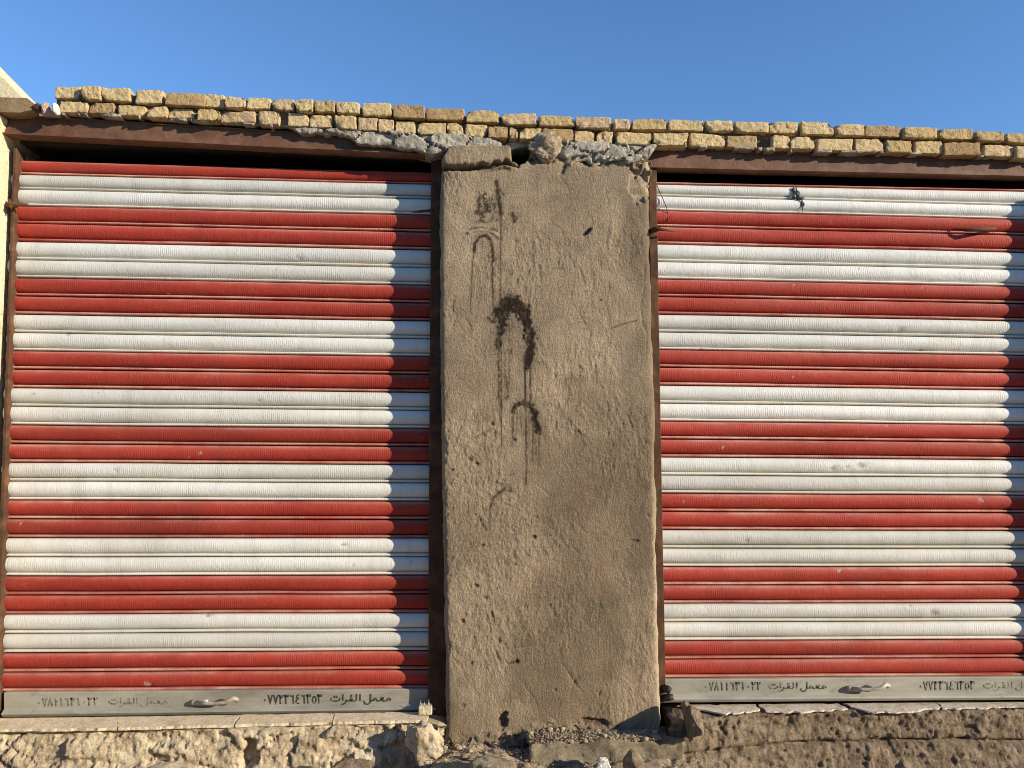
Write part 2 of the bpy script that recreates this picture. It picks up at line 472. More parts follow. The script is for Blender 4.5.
def shutter(name, xl, xr, tops_l, tops_r, last_l, last_r, colx, seed, label, YS, marks, start=0.0):
    """xl/xr: functions py -> px of the curtain's ends; seams given at the two photo columns colx"""
    nsl = 29
    def seams(col, given, last):
        z4 = U(col, given[4], YS)[2]; z29 = U(col, last, YS)[2]
        z = np.array([z4+(z29-z4)*(i-4)/25 for i in range(30)])
        for i in range(4): z[i] = U(col, given[i], YS)[2]
        return z
    za = seams(colx[0], tops_l, last_l); zb = seams(colx[1], tops_r, last_r)
    XA = U(colx[0], 430, YS)[0]; XB = U(colx[1], 430, YS)[0]
    def edgeX(f, z):
        # real x of the curtain's end at height z
        py = 434-(z-1.7)*F/(4+YS)
        return U(f(py), py, np.full_like(py, YS))[:, 0]
    nu = 320
    rows_t = []; rows_i = []
    for i in range(nsl):
        for k in range(len(PROFILE)):
            if i == 0 and PROFILE[k][0] < start: continue
            rows_t.append(k); rows_i.append(i)
    k = np.array(rows_t); si = np.array(rows_i)
    t = np.array([p[0] for p in PROFILE])[k]; o = np.array([p[1] for p in PROFILE])[k]
    A = za[si]+(za[si+1]-za[si])*t; B = zb[si]+(zb[si+1]-zb[si])*t
    zm = (A+B)/2
    XL = edgeX(xl, zm); XR = edgeX(xr, zm)
    r = np.random.default_rng(seed)
    jit = r.normal(0, 0.004, nsl)           # slats slide sideways a little
    s = np.linspace(0, 1, nu)[None, :]
    X = XL[:, None]+(XR-XL)[:, None]*s+jit[si][:, None]
    Z = A[:, None]+(B-A)[:, None]*((X-XA)/(XB-XA))
    P = np.stack([X, np.zeros_like(X), Z], -1)
    dent = 0.030*np.sin(np.pi*np.clip((3.1-Z)/2.8, 0, 1))*s**2+0.006*fbm(P+seed*5, 1.3, 3, seed)+0.0012*fbm(P*np.array([1, 1, 4.0])+seed, 9, 3, seed+4)
    sag = 0.0022*fbm(np.stack([X*1.6, np.full_like(X, 0.3), si[:, None]*0.73+np.zeros_like(X)], -1), 1.0, 3, seed+9)
    chip = np.zeros_like(X)
    for (mx, my, rr) in marks+[(r.uniform(-30, 1000), r.uniform(190, 680), r.uniform(.002, .006)) for _ in range(60)]:
        c = U(mx, my, YS)
        dd = np.hypot((X-c[0])/1.5, Z-c[2])
        dent = dent+.35*rr*np.exp(-(dd/(rr*1.2))**2)
        chip = np.maximum(chip, sm(dd+rr*.8*fbm(P, 90, 2, seed+31), rr*1.0, rr*.45))
    back = np.array([0.022, 0.008, 0.002]+[0]*27)
    lean = back[si]+(back[si+1]-back[si])*t
    Y = YS-o[:, None]+dent+lean[:, None]
    Z = Z+sag
    V = np.stack([X, Y, Z], -1).reshape(-1, 3)
    nv = len(k)
    fc = grid_faces(nv, nu, flip=True)
    base = empty(name, ((XA+XB)/2, YS, min(za[29], zb[29])-.12))
    off = np.array(base.location)
    me = mesh('curtain', V-off, fc)
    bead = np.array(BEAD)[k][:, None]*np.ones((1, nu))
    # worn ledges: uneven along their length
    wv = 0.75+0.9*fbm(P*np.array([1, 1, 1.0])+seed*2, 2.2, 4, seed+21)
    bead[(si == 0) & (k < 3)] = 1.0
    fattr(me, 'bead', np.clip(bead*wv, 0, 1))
    fattr(me, 'fade', (np.clip(r.normal(.5, .22, 30), 0, 1)[si][:, None]+.35*fbm(P*np.array([.6, 1, 3.0])+seed*4, 2.2, 3, seed+41)))
    fattr(me, 'chip', chip)
    red = ((si+1)//2) % 2 == 0
    mi = np.repeat(np.where(red[:-1], 1, 0), nu-1)
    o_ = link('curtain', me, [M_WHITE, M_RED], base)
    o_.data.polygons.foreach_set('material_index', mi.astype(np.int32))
    tag(base, label, 'shutter')
    return base, off

# left shutter
def xl1(py): return 20-(py-165)*0.0345-5
def xr1(py): return 431-(py-190)*0.0066+7
L_top_l = [159.5, 174.5, 189.5, 206.3, 223.8]; L_top_r = [171.5, 184.2, 199.3, 215.3, 232.2]
sh1, off1 = shutter('roller_shutter', xl1, xr1, L_top_l, L_top_r, 691.6, 688.6, (12, 425), 3,
                    'red and white striped roller shutter beside the cream jamb, small wooden block at its foot', YS,
                    [(118, 470, .010), (300, 258, .012), (210, 615, .012), (70, 335, .009), (345, 545, .011), (150, 683, .014), (260, 400, .008)])
# right shutter, runs on past the picture's edge
def xl2(py): return 655.4+(py-200)*0.0205-5
def xr2(py): return 1058+(py-200)*0.03
R_top_l = [171.0, 184.6, 196.5, 211.0, 227.2]; R_top_r = [178.5, 191.0, 205.2, 219.3, 235.0]
sh2, off2 = shutter('roller_shutter', xl2, xr2, R_top_l, R_top_r, 678.0, 676.2, (660, 1004), 5,
                    'red and white striped roller shutter with black scrap and loose wire near its top', YS2,
                    [(832, 468, .012), (860, 465, .016), (846, 467, .007), (932, 612, .017), (909, 605, .007), (745, 540, .010), (700, 350, .010), (900, 330, .012), (838, 570, .008), (980, 500, .010)], start=0.80)

def quadprism(pa, pb, pc, pd, y0, y1):
    """front quad measured in the photo at depth y0 (tl, tr, br, bl), pushed back to y1"""
    P = [U(p[0], p[1], y0) for p in (pa, pd, pc, pb)]
    return prism(P, y1-y0)

def strokes(mb, paths, x0, y0, sx, sy, yp, w=0.0042):
    """pen strokes: flat raised ribbons of paint on the rail; x0,y0 photo position of the baseline start"""
    for path, lw in paths:
        pts = np.array([U(x0+p[0]*sx, y0-p[1]*sy, yp) for p in path])
        n = len(pts)
        V = []; Fc = []
        for i in range(n):
            tg = pts[min(i+1, n-1)]-pts[max(i-1, 0)]; tg /= np.linalg.norm(tg)+1e-9
            nr = np.array([-tg[2], 0, tg[0]])
            e = w*lw*0.5
            V += [pts[i]+nr*e, pts[i]-nr*e, pts[i]+nr*e+[0, .0012, 0], pts[i]-nr*e+[0, .0012, 0]]
        for i in range(n-1):
            a, b = 4*i, 4*i+4
            Fc += [[a, a+1, b+1, b], [a, b, b+2, a+2], [a+1, a+3, b+3, b+1]]
        Fc += [[0, 2, 3, 1], [4*n-4, 4*n-3, 4*n-1, 4*n-2]]
        mb.add(V, Fc)

def arc(cx, cy, rx, ry, a0, a1, n=10):
    return [(cx+rx*math.cos(math.radians(a0+(a1-a0)*i/n)), cy+ry*math.sin(math.radians(a0+(a1-a0)*i/n))) for i in range(n+1)]
def dot(x, y, r=0.07): return ([(x-r, y), (x+r, y)], 1.6)
DIG = {
 '0': [dot(.30, .42, .06)],
 '1': [([(.22, 1), (.30, .6), (.32, 0)], 1)],
 '2': [([(.08, 1), (.18, .6), (.20, 0)], 1), ([(.08, 1), (.16, .74), (.34, .70), (.46, .78), (.48, 1)], 1)],
 '3': [([(.04, 1), (.16, .6), (.18, 0)], 1), ([(.04, 1), (.12, .76), (.24, .74), (.28, .96), (.32, .76), (.46, .74), (.52, 1)], 1)],
 '4': [([(.48, 1), (.24, .92), (.16, .74), (.28, .62), (.44, .60), (.18, .46), (.08, .24), (.20, .04), (.48, .06)], 1)],
 '5': [(arc(.30, .42, .22, .36, 90, 450, 14), 1)],
 '6': [([(.04, .92), (.20, .80), (.40, .92), (.42, .5), (.46, 0)], 1)],
 '7': [([(.04, 1), (.22, .45), (.30, 0), (.38, .45), (.56, 1)], 1)],
 '8': [([(.04, 0), (.22, .55), (.30, 1), (.38, .55), (.56, 0)], 1)],
}
WORD_A = [([(1.95, .28), (1.92, .50), (1.80, .56), (1.72, .42), (1.80, .26), (1.60, .22), (1.45, .24), (1.28, .44), (1.30, .60), (1.46, .62), (1.44, .46), (1.22, .26), (1.02, .24),
            (.98, .46), (.86, .54), (.78, .40), (.84, .26), (.66, .24), (.58, .30), (.58, 1.05)], 1), ([(.58, .30), (.54, .02), (.38, -.16), (.20, -.10), (.12, .22)], 1)]
WORD_B = [([(2.10, .24), (2.10, 1.02)], 1), ([(1.86, 1.04), (1.86, .34), (1.78, .24), (1.52, .24), (1.42, .44), (1.50, .60), (1.60, .50), (1.52, .26), (1.26, .24), (1.16, .30)], 1),
          ([(1.16, .40), (1.12, .06), (.96, -.14), (.82, -.16)], 1), dot(1.50, .84), ([(.92, .26), (.92, 1.02)], 1),
          ([(.72, .56), (.70, .34), (.52, .22), (.30, .22), (.12, .32), (.10, .60)], 1), dot(.34, .72, .05), dot(.50, .72, .05)]
NUM_A = '07723646353'; NUM_B = '07811631022'

def number(mb, s, px0, px1, base0, base1, hgt, yp, w):
    st = (px1-px0)/len(s)
    for i, ch in enumerate(s):
        by = base0+(base1-base0)*i/len(s)
        strokes(mb, DIG[ch], px0+st*i, by, st*1.45, hgt, yp, w)
def words(mb, px0, px1, base, hgt, yp, w):
    """the two-word line, right word first"""
    k = (px1-px0)/4.25
    strokes(mb, WORD_B, px0, base, k, hgt, yp, w)
    strokes(mb, WORD_A, px0+2.25*k, base, k, hgt, yp, w)

YR = 0.126
YR2 = 0.080     # fronts of the bottom rails
def rail(base, off, pts, m, YR):
    """pts: (top line), (lip line), (bottom line) each ((x,y),(x,y))"""
    (t0, t1), (l0, l1), (b0, b1) = pts
    mb = MB()
    # cross-section swept along x, with some wobble
    n = 40
    s = np.linspace(0, 1, n)
    prof = [(0, .0, .030), (0, .0, .004), (0, .012, .0), (1, -.02, 0.0), (1, .015, -.020), (1, .03, -.024), (2, -.03, -.022), (2, 0, -.012), (2, 0, .020)]
    rows = []
    for (li, fr, dy) in prof:
        a, b = pts[li]
        P = U(a[0]+(b[0]-a[0])*s, a[1]+(b[1]-a[1])*s, YR)
        P[:, 2] -= fr*0.4
        P[:, 1] += dy+0.003*fbm(P, 2.0, 3, 5)
        P[:, 2] += 0.0012*fbm(P+li*9, 3.0, 3, 8)
        rows.append(P)
    V = np.concatenate(rows)
    fc = grid_faces(len(prof), n, flip=True).tolist()
    fc.append([i*n for i in range(len(prof))]); fc.append([i*n+n-1 for i in range(len(prof))][::-1])
    mb.add(V, fc)
    return mb.build('bottom_rail', m, base, smooth=False, off=off)

r1 = rail(sh1, off1, (((4, 692.5), (436, 689.0)), ((4, 710.5), (436, 705.2)), ((4, 716.2), (436, 710.6))), M_RAIL, YR)
r2 = rail(sh2, off2, (((665, 679.6), (1066, 676.4)), ((665, 695.6), (1066, 693.1)), ((665, 701.6), (1066, 698.5))), M_RAIL_DULL, YR2)

def child(mb, name, m, par, off, smooth=False):
    return mb.build(name, m, par, smooth, off)

YL = YR-0.0022; YL2 = YR2-0.0022
def phone(par, off, m, *a):
    mb = MB(); number(mb, *a); child(mb, 'phone_number', m, par, off)
def shopname(par, off, m, *a):
    mb = MB(); words(mb, *a); child(mb, 'shop_name', m, par, off)
phone(r1, off1, M_INK, NUM_A, 262.5, 323, 704.2, 703.4, 9.2, YL, .0066); shopname(r1, off1, M_INK, 329.5, 391.5, 703.0, 8.6, YL, .0066)
phone(r1, off1, M_INKF, NUM_B, 37, 99, 706.4, 705.6, 8.2, YL, .0062); shopname(r1, off1, M_INKF, 108, 168, 705.6, 8.0, YL, .0058)
phone(r2, off2, M_INKM, NUM_B, 704, 762, 690.6, 690.2, 8.4, YL2, .0056); shopname(r2, off2, M_INKM, 768, 827, 690.2, 7.6, YL2, .0056)
phone(r2, off2, M_INKF, NUM_A, 919, 976, 690.0, 689.6, 8.6, YL2, .0066); shopname(r2, off2, M_INKF, 983, 1042, 689.6, 8.0, YL2, .0066)

def handle(par, off, x0, x1, yc, YR):
    """bent lever lying against the rail on a cast foot"""
    mb = MB()
    a = U(x0, yc+1.5, YR-.012); b = U(x1, yc-2.5, YR-.050)
    w = b[0]-a[0]
    V, nr, fc = rbox((w*.34, .030, .026), .011, (5, 3, 3)); V = V+a+np.array([w*.20, .0, .008]); mb.add(V, fc)
    pth = [a+np.array([w*.15, -.012, .010]), a+np.array([w*.40, -.026, .010]), a+np.array([w*.62, -.036, .013]), a+np.array([w*.80, -.042, .020]), b+np.array([-.008, 0, .010]), b+np.array([0.004, .004, .0]), b+np.array([.0, .012, -.012])]
    V, fc = tube(pth, [.011, .008, .008, .010, .013, .012, .007], 10); mb.add(V, fc)
    return mb.build('handle', M_CAST, par, True, off)
handle(r1, off1, 190, 236, 702.5, YR)
handle(r2, off2, 846, 888, 688.5, YR2)

# guide rails and the hooks on them (parts of each shutter)
def guide(base, off, q, y0, y1, m):
    mb = MB()
    n = 40
    (tl, tr, br, bl) = q
    s = np.linspace(0, 1, n)
    rows = []
    for (a, b), dy in (((tl, bl), y1), ((tl, bl), y0+.004), ((tl, bl), y0), ((tr, br), y0), ((tr, br), y0+.004), ((tr, br), y1)):
        P = U(a[0]+(b[0]-a[0])*s, a[1]+(b[1]-a[1])*s, y0)
        P[:, 1] = dy
        wob = 0.006*fbm(np.stack([s*6, s*0+dy, s*0], -1), 1.0, 3, 3)
        P[:, 0] += wob; P[:, 1] += wob*.5
        rows.append(P)
    rows[2][:, 0] += .003; rows[3][:, 0] -= .003
    V = np.stack(rows, 1).reshape(-1, 3)
    fc = grid_faces(n, 6).tolist()
    fc.append([0, 1, 2, 3, 4, 5]); fc.append([(n-1)*6+i for i in range(6)][::-1])
    mb.add(V, fc)
    return mb.build('guide_rail', m, base, False, off)

g1 = guide(sh1, off1, ((12.2, 148), (15.6, 148), (-3.2, 718), (-7.5, 718)), .105, .19, M_RUST)
g2 = guide(sh1, off1, ((430.5, 152), (441, 152), (447, 716), (427.5, 716)), .105, .19, M_RUST)
g3 = guide(sh2, off2, ((648, 160), (655.8, 160), (665.8, 703), (656, 703)), .060, .15, M_RUST)
g4 = guide(sh2, off2, ((1046, 165), (1066, 165), (1084, 703), (1064, 703)), .070, .15, M_RUST)

def hook(par, off, pts, y, r, m=M_RUST):
    mb = MB()
    P = [U(a, b, y-d) for (a, b, d) in pts]
    V, fc = tube(P, r, 7); mb.add(V, fc)
    return mb.build('hook', m, par, True, off)
hook(g1, off1, [(8, 205, .0), (14, 205.5, .02), (19, 204, .03), (28, 204.5, .02)], .102, [.016, .018, .012, .005])
hook(g1, off1, [(9.5, 200, .0), (11.5, 207, .03), (10.5, 212, .01)], .102, [.008, .011, .006])
hook(g2, off1, [(412, 212, -.012), (420, 211.5, .0), (434, 210, .0)], .105, [.004, .007, .008])
hook(g3, off2, [(651, 231, 0), (655, 229.5, .05), (660, 229, .075), (676, 231.5, .02)], .058, [.015, .016, .009, .003])
hook(g3, off2, [(664, 688, .0), (668, 690, .03), (670, 687, .03)], .06, [.02, .02, .016], M_DARK)
hook(g3, off2, [(664, 698, .0), (669, 697.5, .03), (673, 697, .03)], .06, [.018, .019, .016], M_DARK)

# ------------------------------------------------------------------ the plastered pier between the shutters
def pier():
    pyv = np.linspace(148, 746, 640)
    nu = 250
    lx = np.interp(pyv, [148, 175, 250, 420, 560, 650, 715, 746], [441, 440, 439.5, 441, 443.5, 445, 446, 443])
    rx = np.interp(pyv, [148, 165, 176, 200, 250, 420, 560, 640, 700, 722, 746], [654, 653, 651.5, 650, 650, 655.5, 657.5, 658.8, 660.5, 661, 661])
    PX = lx[:, None]+(rx-lx)[:, None]*np.linspace(0, 1, nu)[None, :]
    PY = pyv[:, None]+np.zeros((1, nu))
    P = U(PX, PY, np.zeros_like(PX))
    # ragged outline
    s = np.linspace(0, 1, nu)
    eL = np.exp(-s/0.012)[None, :]; eR = np.exp(-(1-s)/0.012)[None, :]
    P3 = P.copy(); P3[..., 1] = 0.0
    rag = fbm(P3*np.array([.3, 1, 1]), 9, 4, 31)
    P[..., 0] += eL*(0.010*rag+.002)+eR*(0.011*fbm(P3*np.array([.3, 1, 1])+5, 8, 4, 33))
    # relief (positive = towards the viewer)
    warp = P3+0.06*np.stack([fbm(P3, 3, 3, 1), 0*PX, fbm(P3+7, 3, 3, 2)], -1)
    h = 0.009*fbm(P3, 2.2, 4, 3)+0.0035*fbm(warp*np.array([1.2, 1, .9]), 7, 3, 4)
    rough = 0.25+0.75*sm(fbm(P3, 2.6, 4, 44), -.12, .22)
    ridge = 1-np.abs(fbm(warp*np.array([1.5, 1, .7]), 17, 3, 6))*2.4
    h += 0.0016*rough*sm(ridge, .45, 1.0)
    h += 0.0030*rough*fbm(warp*np.array([1.0, 1, .55]), 48, 3, 7)
    h += 0.0024*rough*fbm(P3*np.array([1.0, 1, .6]), 120, 2, 8)
    # trowel drags: short shallow steps leaning down to the right
    tr = fbm((P3+np.stack([.45*PX*0+.4*P3[..., 2], 0*PX, 0*PX], -1))*np.array([1.0, 1, .25]), 16, 3, 12)
    h += 0.0016*sm(tr, .0, .12)*sm(fbm(P3, 3, 2, 15), -.1, .25)
    # grit knocked out of the face
    c1, c2, ci = cell(P3, 60, 77)
    h -= 0.004*(1-sm(c1, .12, .34))*(ci > .80)*rough
    # rounded arrises
    h -= 0.030*np.exp(-s/0.010)[None, :]+0.030*np.exp(-(1-s)/0.010)[None, :]
    darken = np.zeros_like(PX); pale = darken.copy(); stain = darken.copy(); red = darken.copy()
    n1 = fbm(P3, 30, 4, 51); n2 = fbm(P3, 70, 3, 52)
    # --- head block and the crack beneath it
    d, _ = seg_d(PX, PY, [(440, 168), (452, 169), (470, 168.5), (490, 167), (505, 164), (518, 166), (530, 168)])
    d = d+n1*2.0
    m = np.exp(-(d/1.9)**2)*(PX < 519)
    h -= 0.05*m; darken = np.maximum(darken, .85*m*(PX < 515))
    blk = sm(PY+n1*3, 172, 166)*sm(PX, 520, 508)
    h += 0.032*blk
    up_line = np.interp(PX, [440, 450, 470, 508, 516, 528, 536, 560, 564, 600, 656], [163, 150, 147, 146, 158, 160, 134, 133, 160, 160, 160])
    # --- dark cavity under the parapet
    cav = sm(PX+n1*3, 511, 515)*sm(PX+n1*3, 528, 524)*sm(PY+n1*3, 166, 160)
    h -= 0.10*cav; darken = np.maximum(darken, cav*.7)  # cavity is coloured darker as well as cut deep
    # broken bits along the top right
    brk = sm(PY+6*n1+np.interp(PX, [440, 515, 560, 585, 620, 640, 656], [60, 4, 3, 0, 2, -14, -40]), 168, 160)
    brk *= (PX > 515)
    fh, fj = facet(P3, 24, 65)
    h += brk*(0.014*fbm(P3, 20, 4, 61)+.034*fh-0.018)
    pale = np.maximum(pale, .75*brk*sm(fbm(P3, 26, 3, 62), -.05, .25))
    darken = np.maximum(darken, .7*brk*sm(-fbm(P3, 22, 3, 63), .08, .3))
    chip = sm(np.hypot((PX-640)/12, (PY-184)/22)+.35*n1, 1.0, .75)
    h -= 0.016*chip; pale = np.maximum(pale, .45*chip*sm(n1, -.2, .2))
    # --- long fissure and pits
    def groove(pts, w, dep, dk, nz=1.2):
        nonlocal h, darken
        d, t = seg_d(PX, PY, pts)
        g = np.exp(-((d+n1*nz)/w)**2)
        h -= dep*g; darken = np.maximum(darken, dk*np.clip(g, 0, 1))  # grooves get a darker colour along with their depth
    def pit(x, y, rx_, ry_, dep, dk, ang=0.0):
        nonlocal h, darken
        ca, sa = math.cos(ang), math.sin(ang)
        u = (PX-x)*ca+(PY-y)*sa; v = -(PX-x)*sa+(PY-y)*ca
        g = sm(np.hypot(u/rx_, v/ry_)+.55*n1+.3*n2, 1.15, .55)
        h -= dep*g; darken = np.maximum(darken, dk*g)  # pits are coloured darker inside too
    groove([(645, 262), (644, 290), (641, 306), (642, 322), (647, 334), (646, 352)], .9, .004, .45)
    groove([(611, 328.5), (624, 324), (636, 321)], .9, .006, .8, .4)
    groove([(560, 176), (568, 188), (572, 200)], .9, .003, .3)
    groove([(566, 160), (562, 172)], 2.2, .012, .6)
    pit(587, 232, 6.5, 2.6, .016, .9, -.6)
    pit(512, 663, 5.5, 1.8, .010, .9, -.25); pit(517, 661, 2.2, 2.6, .010, .8)
    pit(503, 722, 4.5, 10, .022, .8, .15)
    pit(593, 722, 13, 4.2, .020, .9, .1)
    pit(635, 541, 4.5, 2, .008, .7); pit(534, 537, 3, 2, .008, .6); pit(483, 545, 2.2, 2, .006, .8); pit(514, 564, 3, 2, .006, .5)
    for (x, y, rr) in ((492, 424, 1.6), (515, 440, 1.6), (470, 459, 2.2), (477, 464, 2), (462, 621, 2.5), (476, 586, 2.0), (485, 598, 2), (648, 516, 2.2), (452, 470, 1.5), (463, 706, 2.6), (555, 690, 2), (600, 300, 1.4)):
        pit(x, y, rr*1.3, rr, .006, .55, .4)
    groove([(520, 680), (535, 700), (540, 716)], .8, .003, .25); groove([(563, 664), (574, 682), (582, 692)], 1.0, .004, .35)
    groove([(497, 500), (540, 520), (556, 532)], .7, .002, .15)
    for k in range(95):
        x = 448+200*RNG.random(); y = 180+540*RNG.random(); a = RNG.normal(0, .9)+1.2; L = 6+18*RNG.random()
        groove([(x, y), (x+L*math.cos(a), y+L*math.sin(a))], .8+.5*RNG.random(), .0016+.0016*RNG.random(), .12*RNG.random(), .9)
    groove([(441, 300), (455, 312), (462, 330), (478, 342), (484, 360)], .55, .002, .3, .8)
    groove([(562, 240), (575, 268), (571, 300), (590, 332), (588, 360), (604, 392)], .55, .002, .28, .9)
    groove([(657, 470), (640, 488), (628, 512), (634, 540)], .55, .002, .3, .9)
    pt = sm(np.hypot((PX-612)/46, (PY-420)/58)+.5*fbm(P3, 6, 4, 93), 1.0, .9)
    h += .0035*pt; darken = np.maximum(darken, .22*pt)
    pt = sm(np.hypot((PX-470)/30, (PY-640)/70)+.5*fbm(P3, 6, 4, 95), 1.0, .85)
    h -= .003*pt; pale = np.maximum(pale, .15*pt)
    # raised ledge above the first mark
    d, _ = seg_d(PX, PY, [(469, 233), (478, 229.5), (490, 231), (499, 236)])
    g = np.exp(-((d+n1)/1.6)**2); h += .008*g; pale = np.maximum(pale, .4*g)
    d, _ = seg_d(PX, PY, [(471, 229), (482, 227.5), (497, 231)]); stain = np.maximum(stain, .65*sm(d+n2*1.3, 1.5, .5))
    # --- dark runs and arcs of old paint or tar
    def streak(pts, w0, w1, a, brk=0.55, nz=1.0):
        nonlocal stain
        d, t = seg_d(PX, PY, pts)
        w = w0+(w1-w0)*t
        v = sm(d+nz*w*(.45*n1+.75*n2), w*1.25, w*.6)
        halo = .30*sm(d+2.2*n1+1.6*n2, w*2.6+1.2, w*.6)*a
        stain = np.maximum(stain, halo)
        stain = np.maximum(stain, a*v*(1-brk*sm(fbm(P3*np.array([1, 1, .5]), 90, 3, 71), .08, .35)))
    streak([(496, 182), (498, 192), (499, 202), (501, 214)], 1.9, 2.3, .9, .2)
    streak([(501, 212), (500.5, 260), (501, 330), (501.5, 400), (501.5, 446)], .75, .5, .8, .35, .5)
    streak([(500, 190), (503, 194)], 1.6, 1.2, .8)
    for k in range(55):                     # the speckled patch
        x = 477+22*RNG.random()**1.4; y = 194+30*RNG.random()
        streak([(x, y), (x+RNG.normal(0, 2.5), y+RNG.normal(0, 2.0))], .6+.9*RNG.random(), .8, .85, .4)
    streak([(480, 198), (478, 205), (479, 211)], 2.4, 1.5, .85, .4); streak([(482, 196), (486, 194)], 1.6, 1.2, .8)
    streak([(489, 204), (497, 204)], 1.3, 1.2, .8); streak([(481, 212), (482, 222)], 1.2, .9, .7)
    streak([(512, 214), (515, 217), (514, 222)], 3.2, 1.8, .85, .3); streak([(504, 214), (510, 213)], 1.0, .8, .5)
    streak([(474, 252), (475, 243), (480, 237), (486, 236), (491, 240), (493, 252), (493, 262)], 1.6, 1.7, .9, .25)
    streak([(478, 237), (487, 235)], 1.5, 1.5, .8)
    streak([(474, 246), (471.5, 280), (470.5, 312)], .9, .5, .75, .3, .6); streak([(492, 250), (492.5, 285), (493, 312), (493, 322)], 1.0, .6, .8, .3, .6)
    streak([(482, 240), (483, 252)], 1.2, .6, .5)
    streak([(487, 256), (496, 259)], .8, .8, .6)
    # big arc
    streak([(498, 348), (500, 330), (503, 315), (508, 305)], 3.0, 8.0, .97, .25)
    streak([(500, 312), (508, 303), (516, 303), (522, 310), (526, 318)], 7.5, 7.5, .98, .10)
    streak([(525, 314), (529, 328), (531, 342), (530, 352), (526, 365)], 7.5, 4.2, .97, .15)
    streak([(505, 298), (509, 294.5), (516, 298)], 1.6, 2.0, .8, .5); streak([(488, 318), (492, 322), (497, 322)], 1.4, 1.8, .85)
    streak([(525, 360), (525.3, 385), (525.5, 403)], 1.1, .8, .9, .15, .5); streak([(530.5, 360), (530.5, 385), (530.5, 403)], .9, .6, .8, .25, .5)
    for x, y0, y1, a in ((498, 345, 398, .75), (505, 352, 398, .55), (509, 320, 392, .55), (512, 320, 360, .45), (499.5, 340, 420, .6), (507, 378, 400, .5), (526, 405, 484, .75)):
        streak([(x, y0), (x+.4, (y0+y1)/2), (x, y1)], 1.0, .6, a, .8, 1.2)
    for k in range(34):
        x = 495+17*RNG.random(); y = 338+60*RNG.random()
        streak([(x, y), (x+RNG.normal(0, .6), y+1+3*RNG.random())], .7+.5*RNG.random(), .5, .7, .3)
    # second arc
    streak([(513, 412), (516, 405), (523, 402.5), (530, 405), (535, 414), (538, 430)], 2.2, 4.4, .96, .2)
    for x, y0, y1, a in ((513, 412, 446, .7), (517, 410, 430, .5), (521, 408, 428, .5), (526, 406, 482, .8), (533, 420, 462, .7), (536, 424, 455, .65), (539, 428, 464, .65), (529, 410, 440, .4)):
        streak([(x, y0), (x, y1)], .8, .55, a, .3, .7)
    # third, faint
    streak([(490, 508), (493, 499), (499, 492.5), (506, 489), (511, 490)], 1.0, 2.2, .75, .45)
    streak([(490, 508), (490, 536)], .6, .4, .45, .4, .6); streak([(509, 475), (514, 474)], 1, 1, .6); streak([(527, 472), (532, 473)], .8, .8, .5)
    streak([(475, 438), (482, 434), (490, 430)], 1.0, 1.2, .5, .5); streak([(503, 485), (510, 488)], 2.4, 2.6, .35, .6)
    # reddish smear
    d, _ = seg_d(PX, PY, [(598, 556), (600, 575), (603, 595)]); red = np.maximum(red, .35*np.exp(-((d+2*n1)/3.0)**2))
    d, _ = seg_d(PX, PY, [(576, 528), (582, 500), (592, 490)]); red = np.maximum(red, .18*np.exp(-((d+3*n1)/5.0)**2))
    # pale plaster along the arrises
    pale = np.maximum(pale, np.clip(.8*sm(PX-rx[:, None]+n1*4, -5.5, -1.5)*sm(PY, 380, 600), 0, .75))
    pale = np.maximum(pale, .35*sm(lx[:, None]-PX+n1*4+6, 1, 5)*sm(n2, -.3, .2))
    # ragged foot
    ft = sm(PY+7*n1+np.interp(PX, [440, 500, 560, 620, 661], [-6, -2, 10, 4, -4]), 727, 742)
    fh, fj = facet(P3, 26, 83)
    h += ft*(0.016*fbm(P3, 24, 4, 81)+.030*fh+.004); darken = np.maximum(darken, .6*ft*sm(-n1, .0, .3)); pale = np.maximum(pale, .5*ft*sm(n1, .05, .3))
    darken = np.maximum(darken, .42*sm(fbm(P3*np.array([1, 1, .8]), 1.9, 4, 88)+.22*sm(P3[..., 2], 1.6, 2.9), .10, .42))  # broad darker patches, more of them towards the top
    P[..., 1] -= h
    # top outline: sink rows above the broken line behind
    over = sm(up_line-PY+n1*3, 0, 4)
    P[..., 1] += 0.16*over
    V = P.reshape(-1, 3); nv = len(pyv)
    fc = grid_faces(nv, nu, flip=True).tolist()
    # returns: sides, top and bottom go back into the wall
    ring = list(range(nu))+[r*nu+nu-1 for r in range(1, nv)]+[(nv-1)*nu+i for i in range(nu-2, -1, -1)]+[r*nu for r in range(nv-2, 0, -1)]
    Vb = V[ring].copy(); nb = len(ring); base = len(V)
    rings = [ring]
    allV = [V]
    for q, dy in enumerate((0.04, 0.12, 0.20, 0.34)):
        W = Vb.copy(); W[:, 1] = np.maximum(Vb[:, 1]+.01, dy)+0*W[:, 1]
        jit = .005*fbm(W, 20, 3, 90+q); W[:, 0] += jit; 
        allV.append(W); rings.append(list(range(base, base+nb))); base += nb
    for a, b in zip(rings[:-1], rings[1:]):
        for i in range(nb):
            j = (i+1) % nb
            fc.append([a[i], a[j], b[j], b[i]])
    fc.append(rings[-1])
    VV = np.concatenate(allV)
    off = np.array([VV[:, 0].mean(), 0.1, VV[:, 2].min()])
    me = mesh('plastered_pier', VV-off, fc)
    ext = 4*nb
    for nm, a in (('darken', darken), ('pale', pale), ('stain', stain), ('red', red)):
        fattr(me, nm, np.concatenate([np.clip(a, 0, 1).ravel(), np.zeros(ext)]))
    o = link('plastered_pier', me, M_PLASTER)
    o.location = off
    return tag(o, 'brown rough plastered wall pier with dark dripping arc stains between the two shutters', 'wall', None, 'thing')
pier()

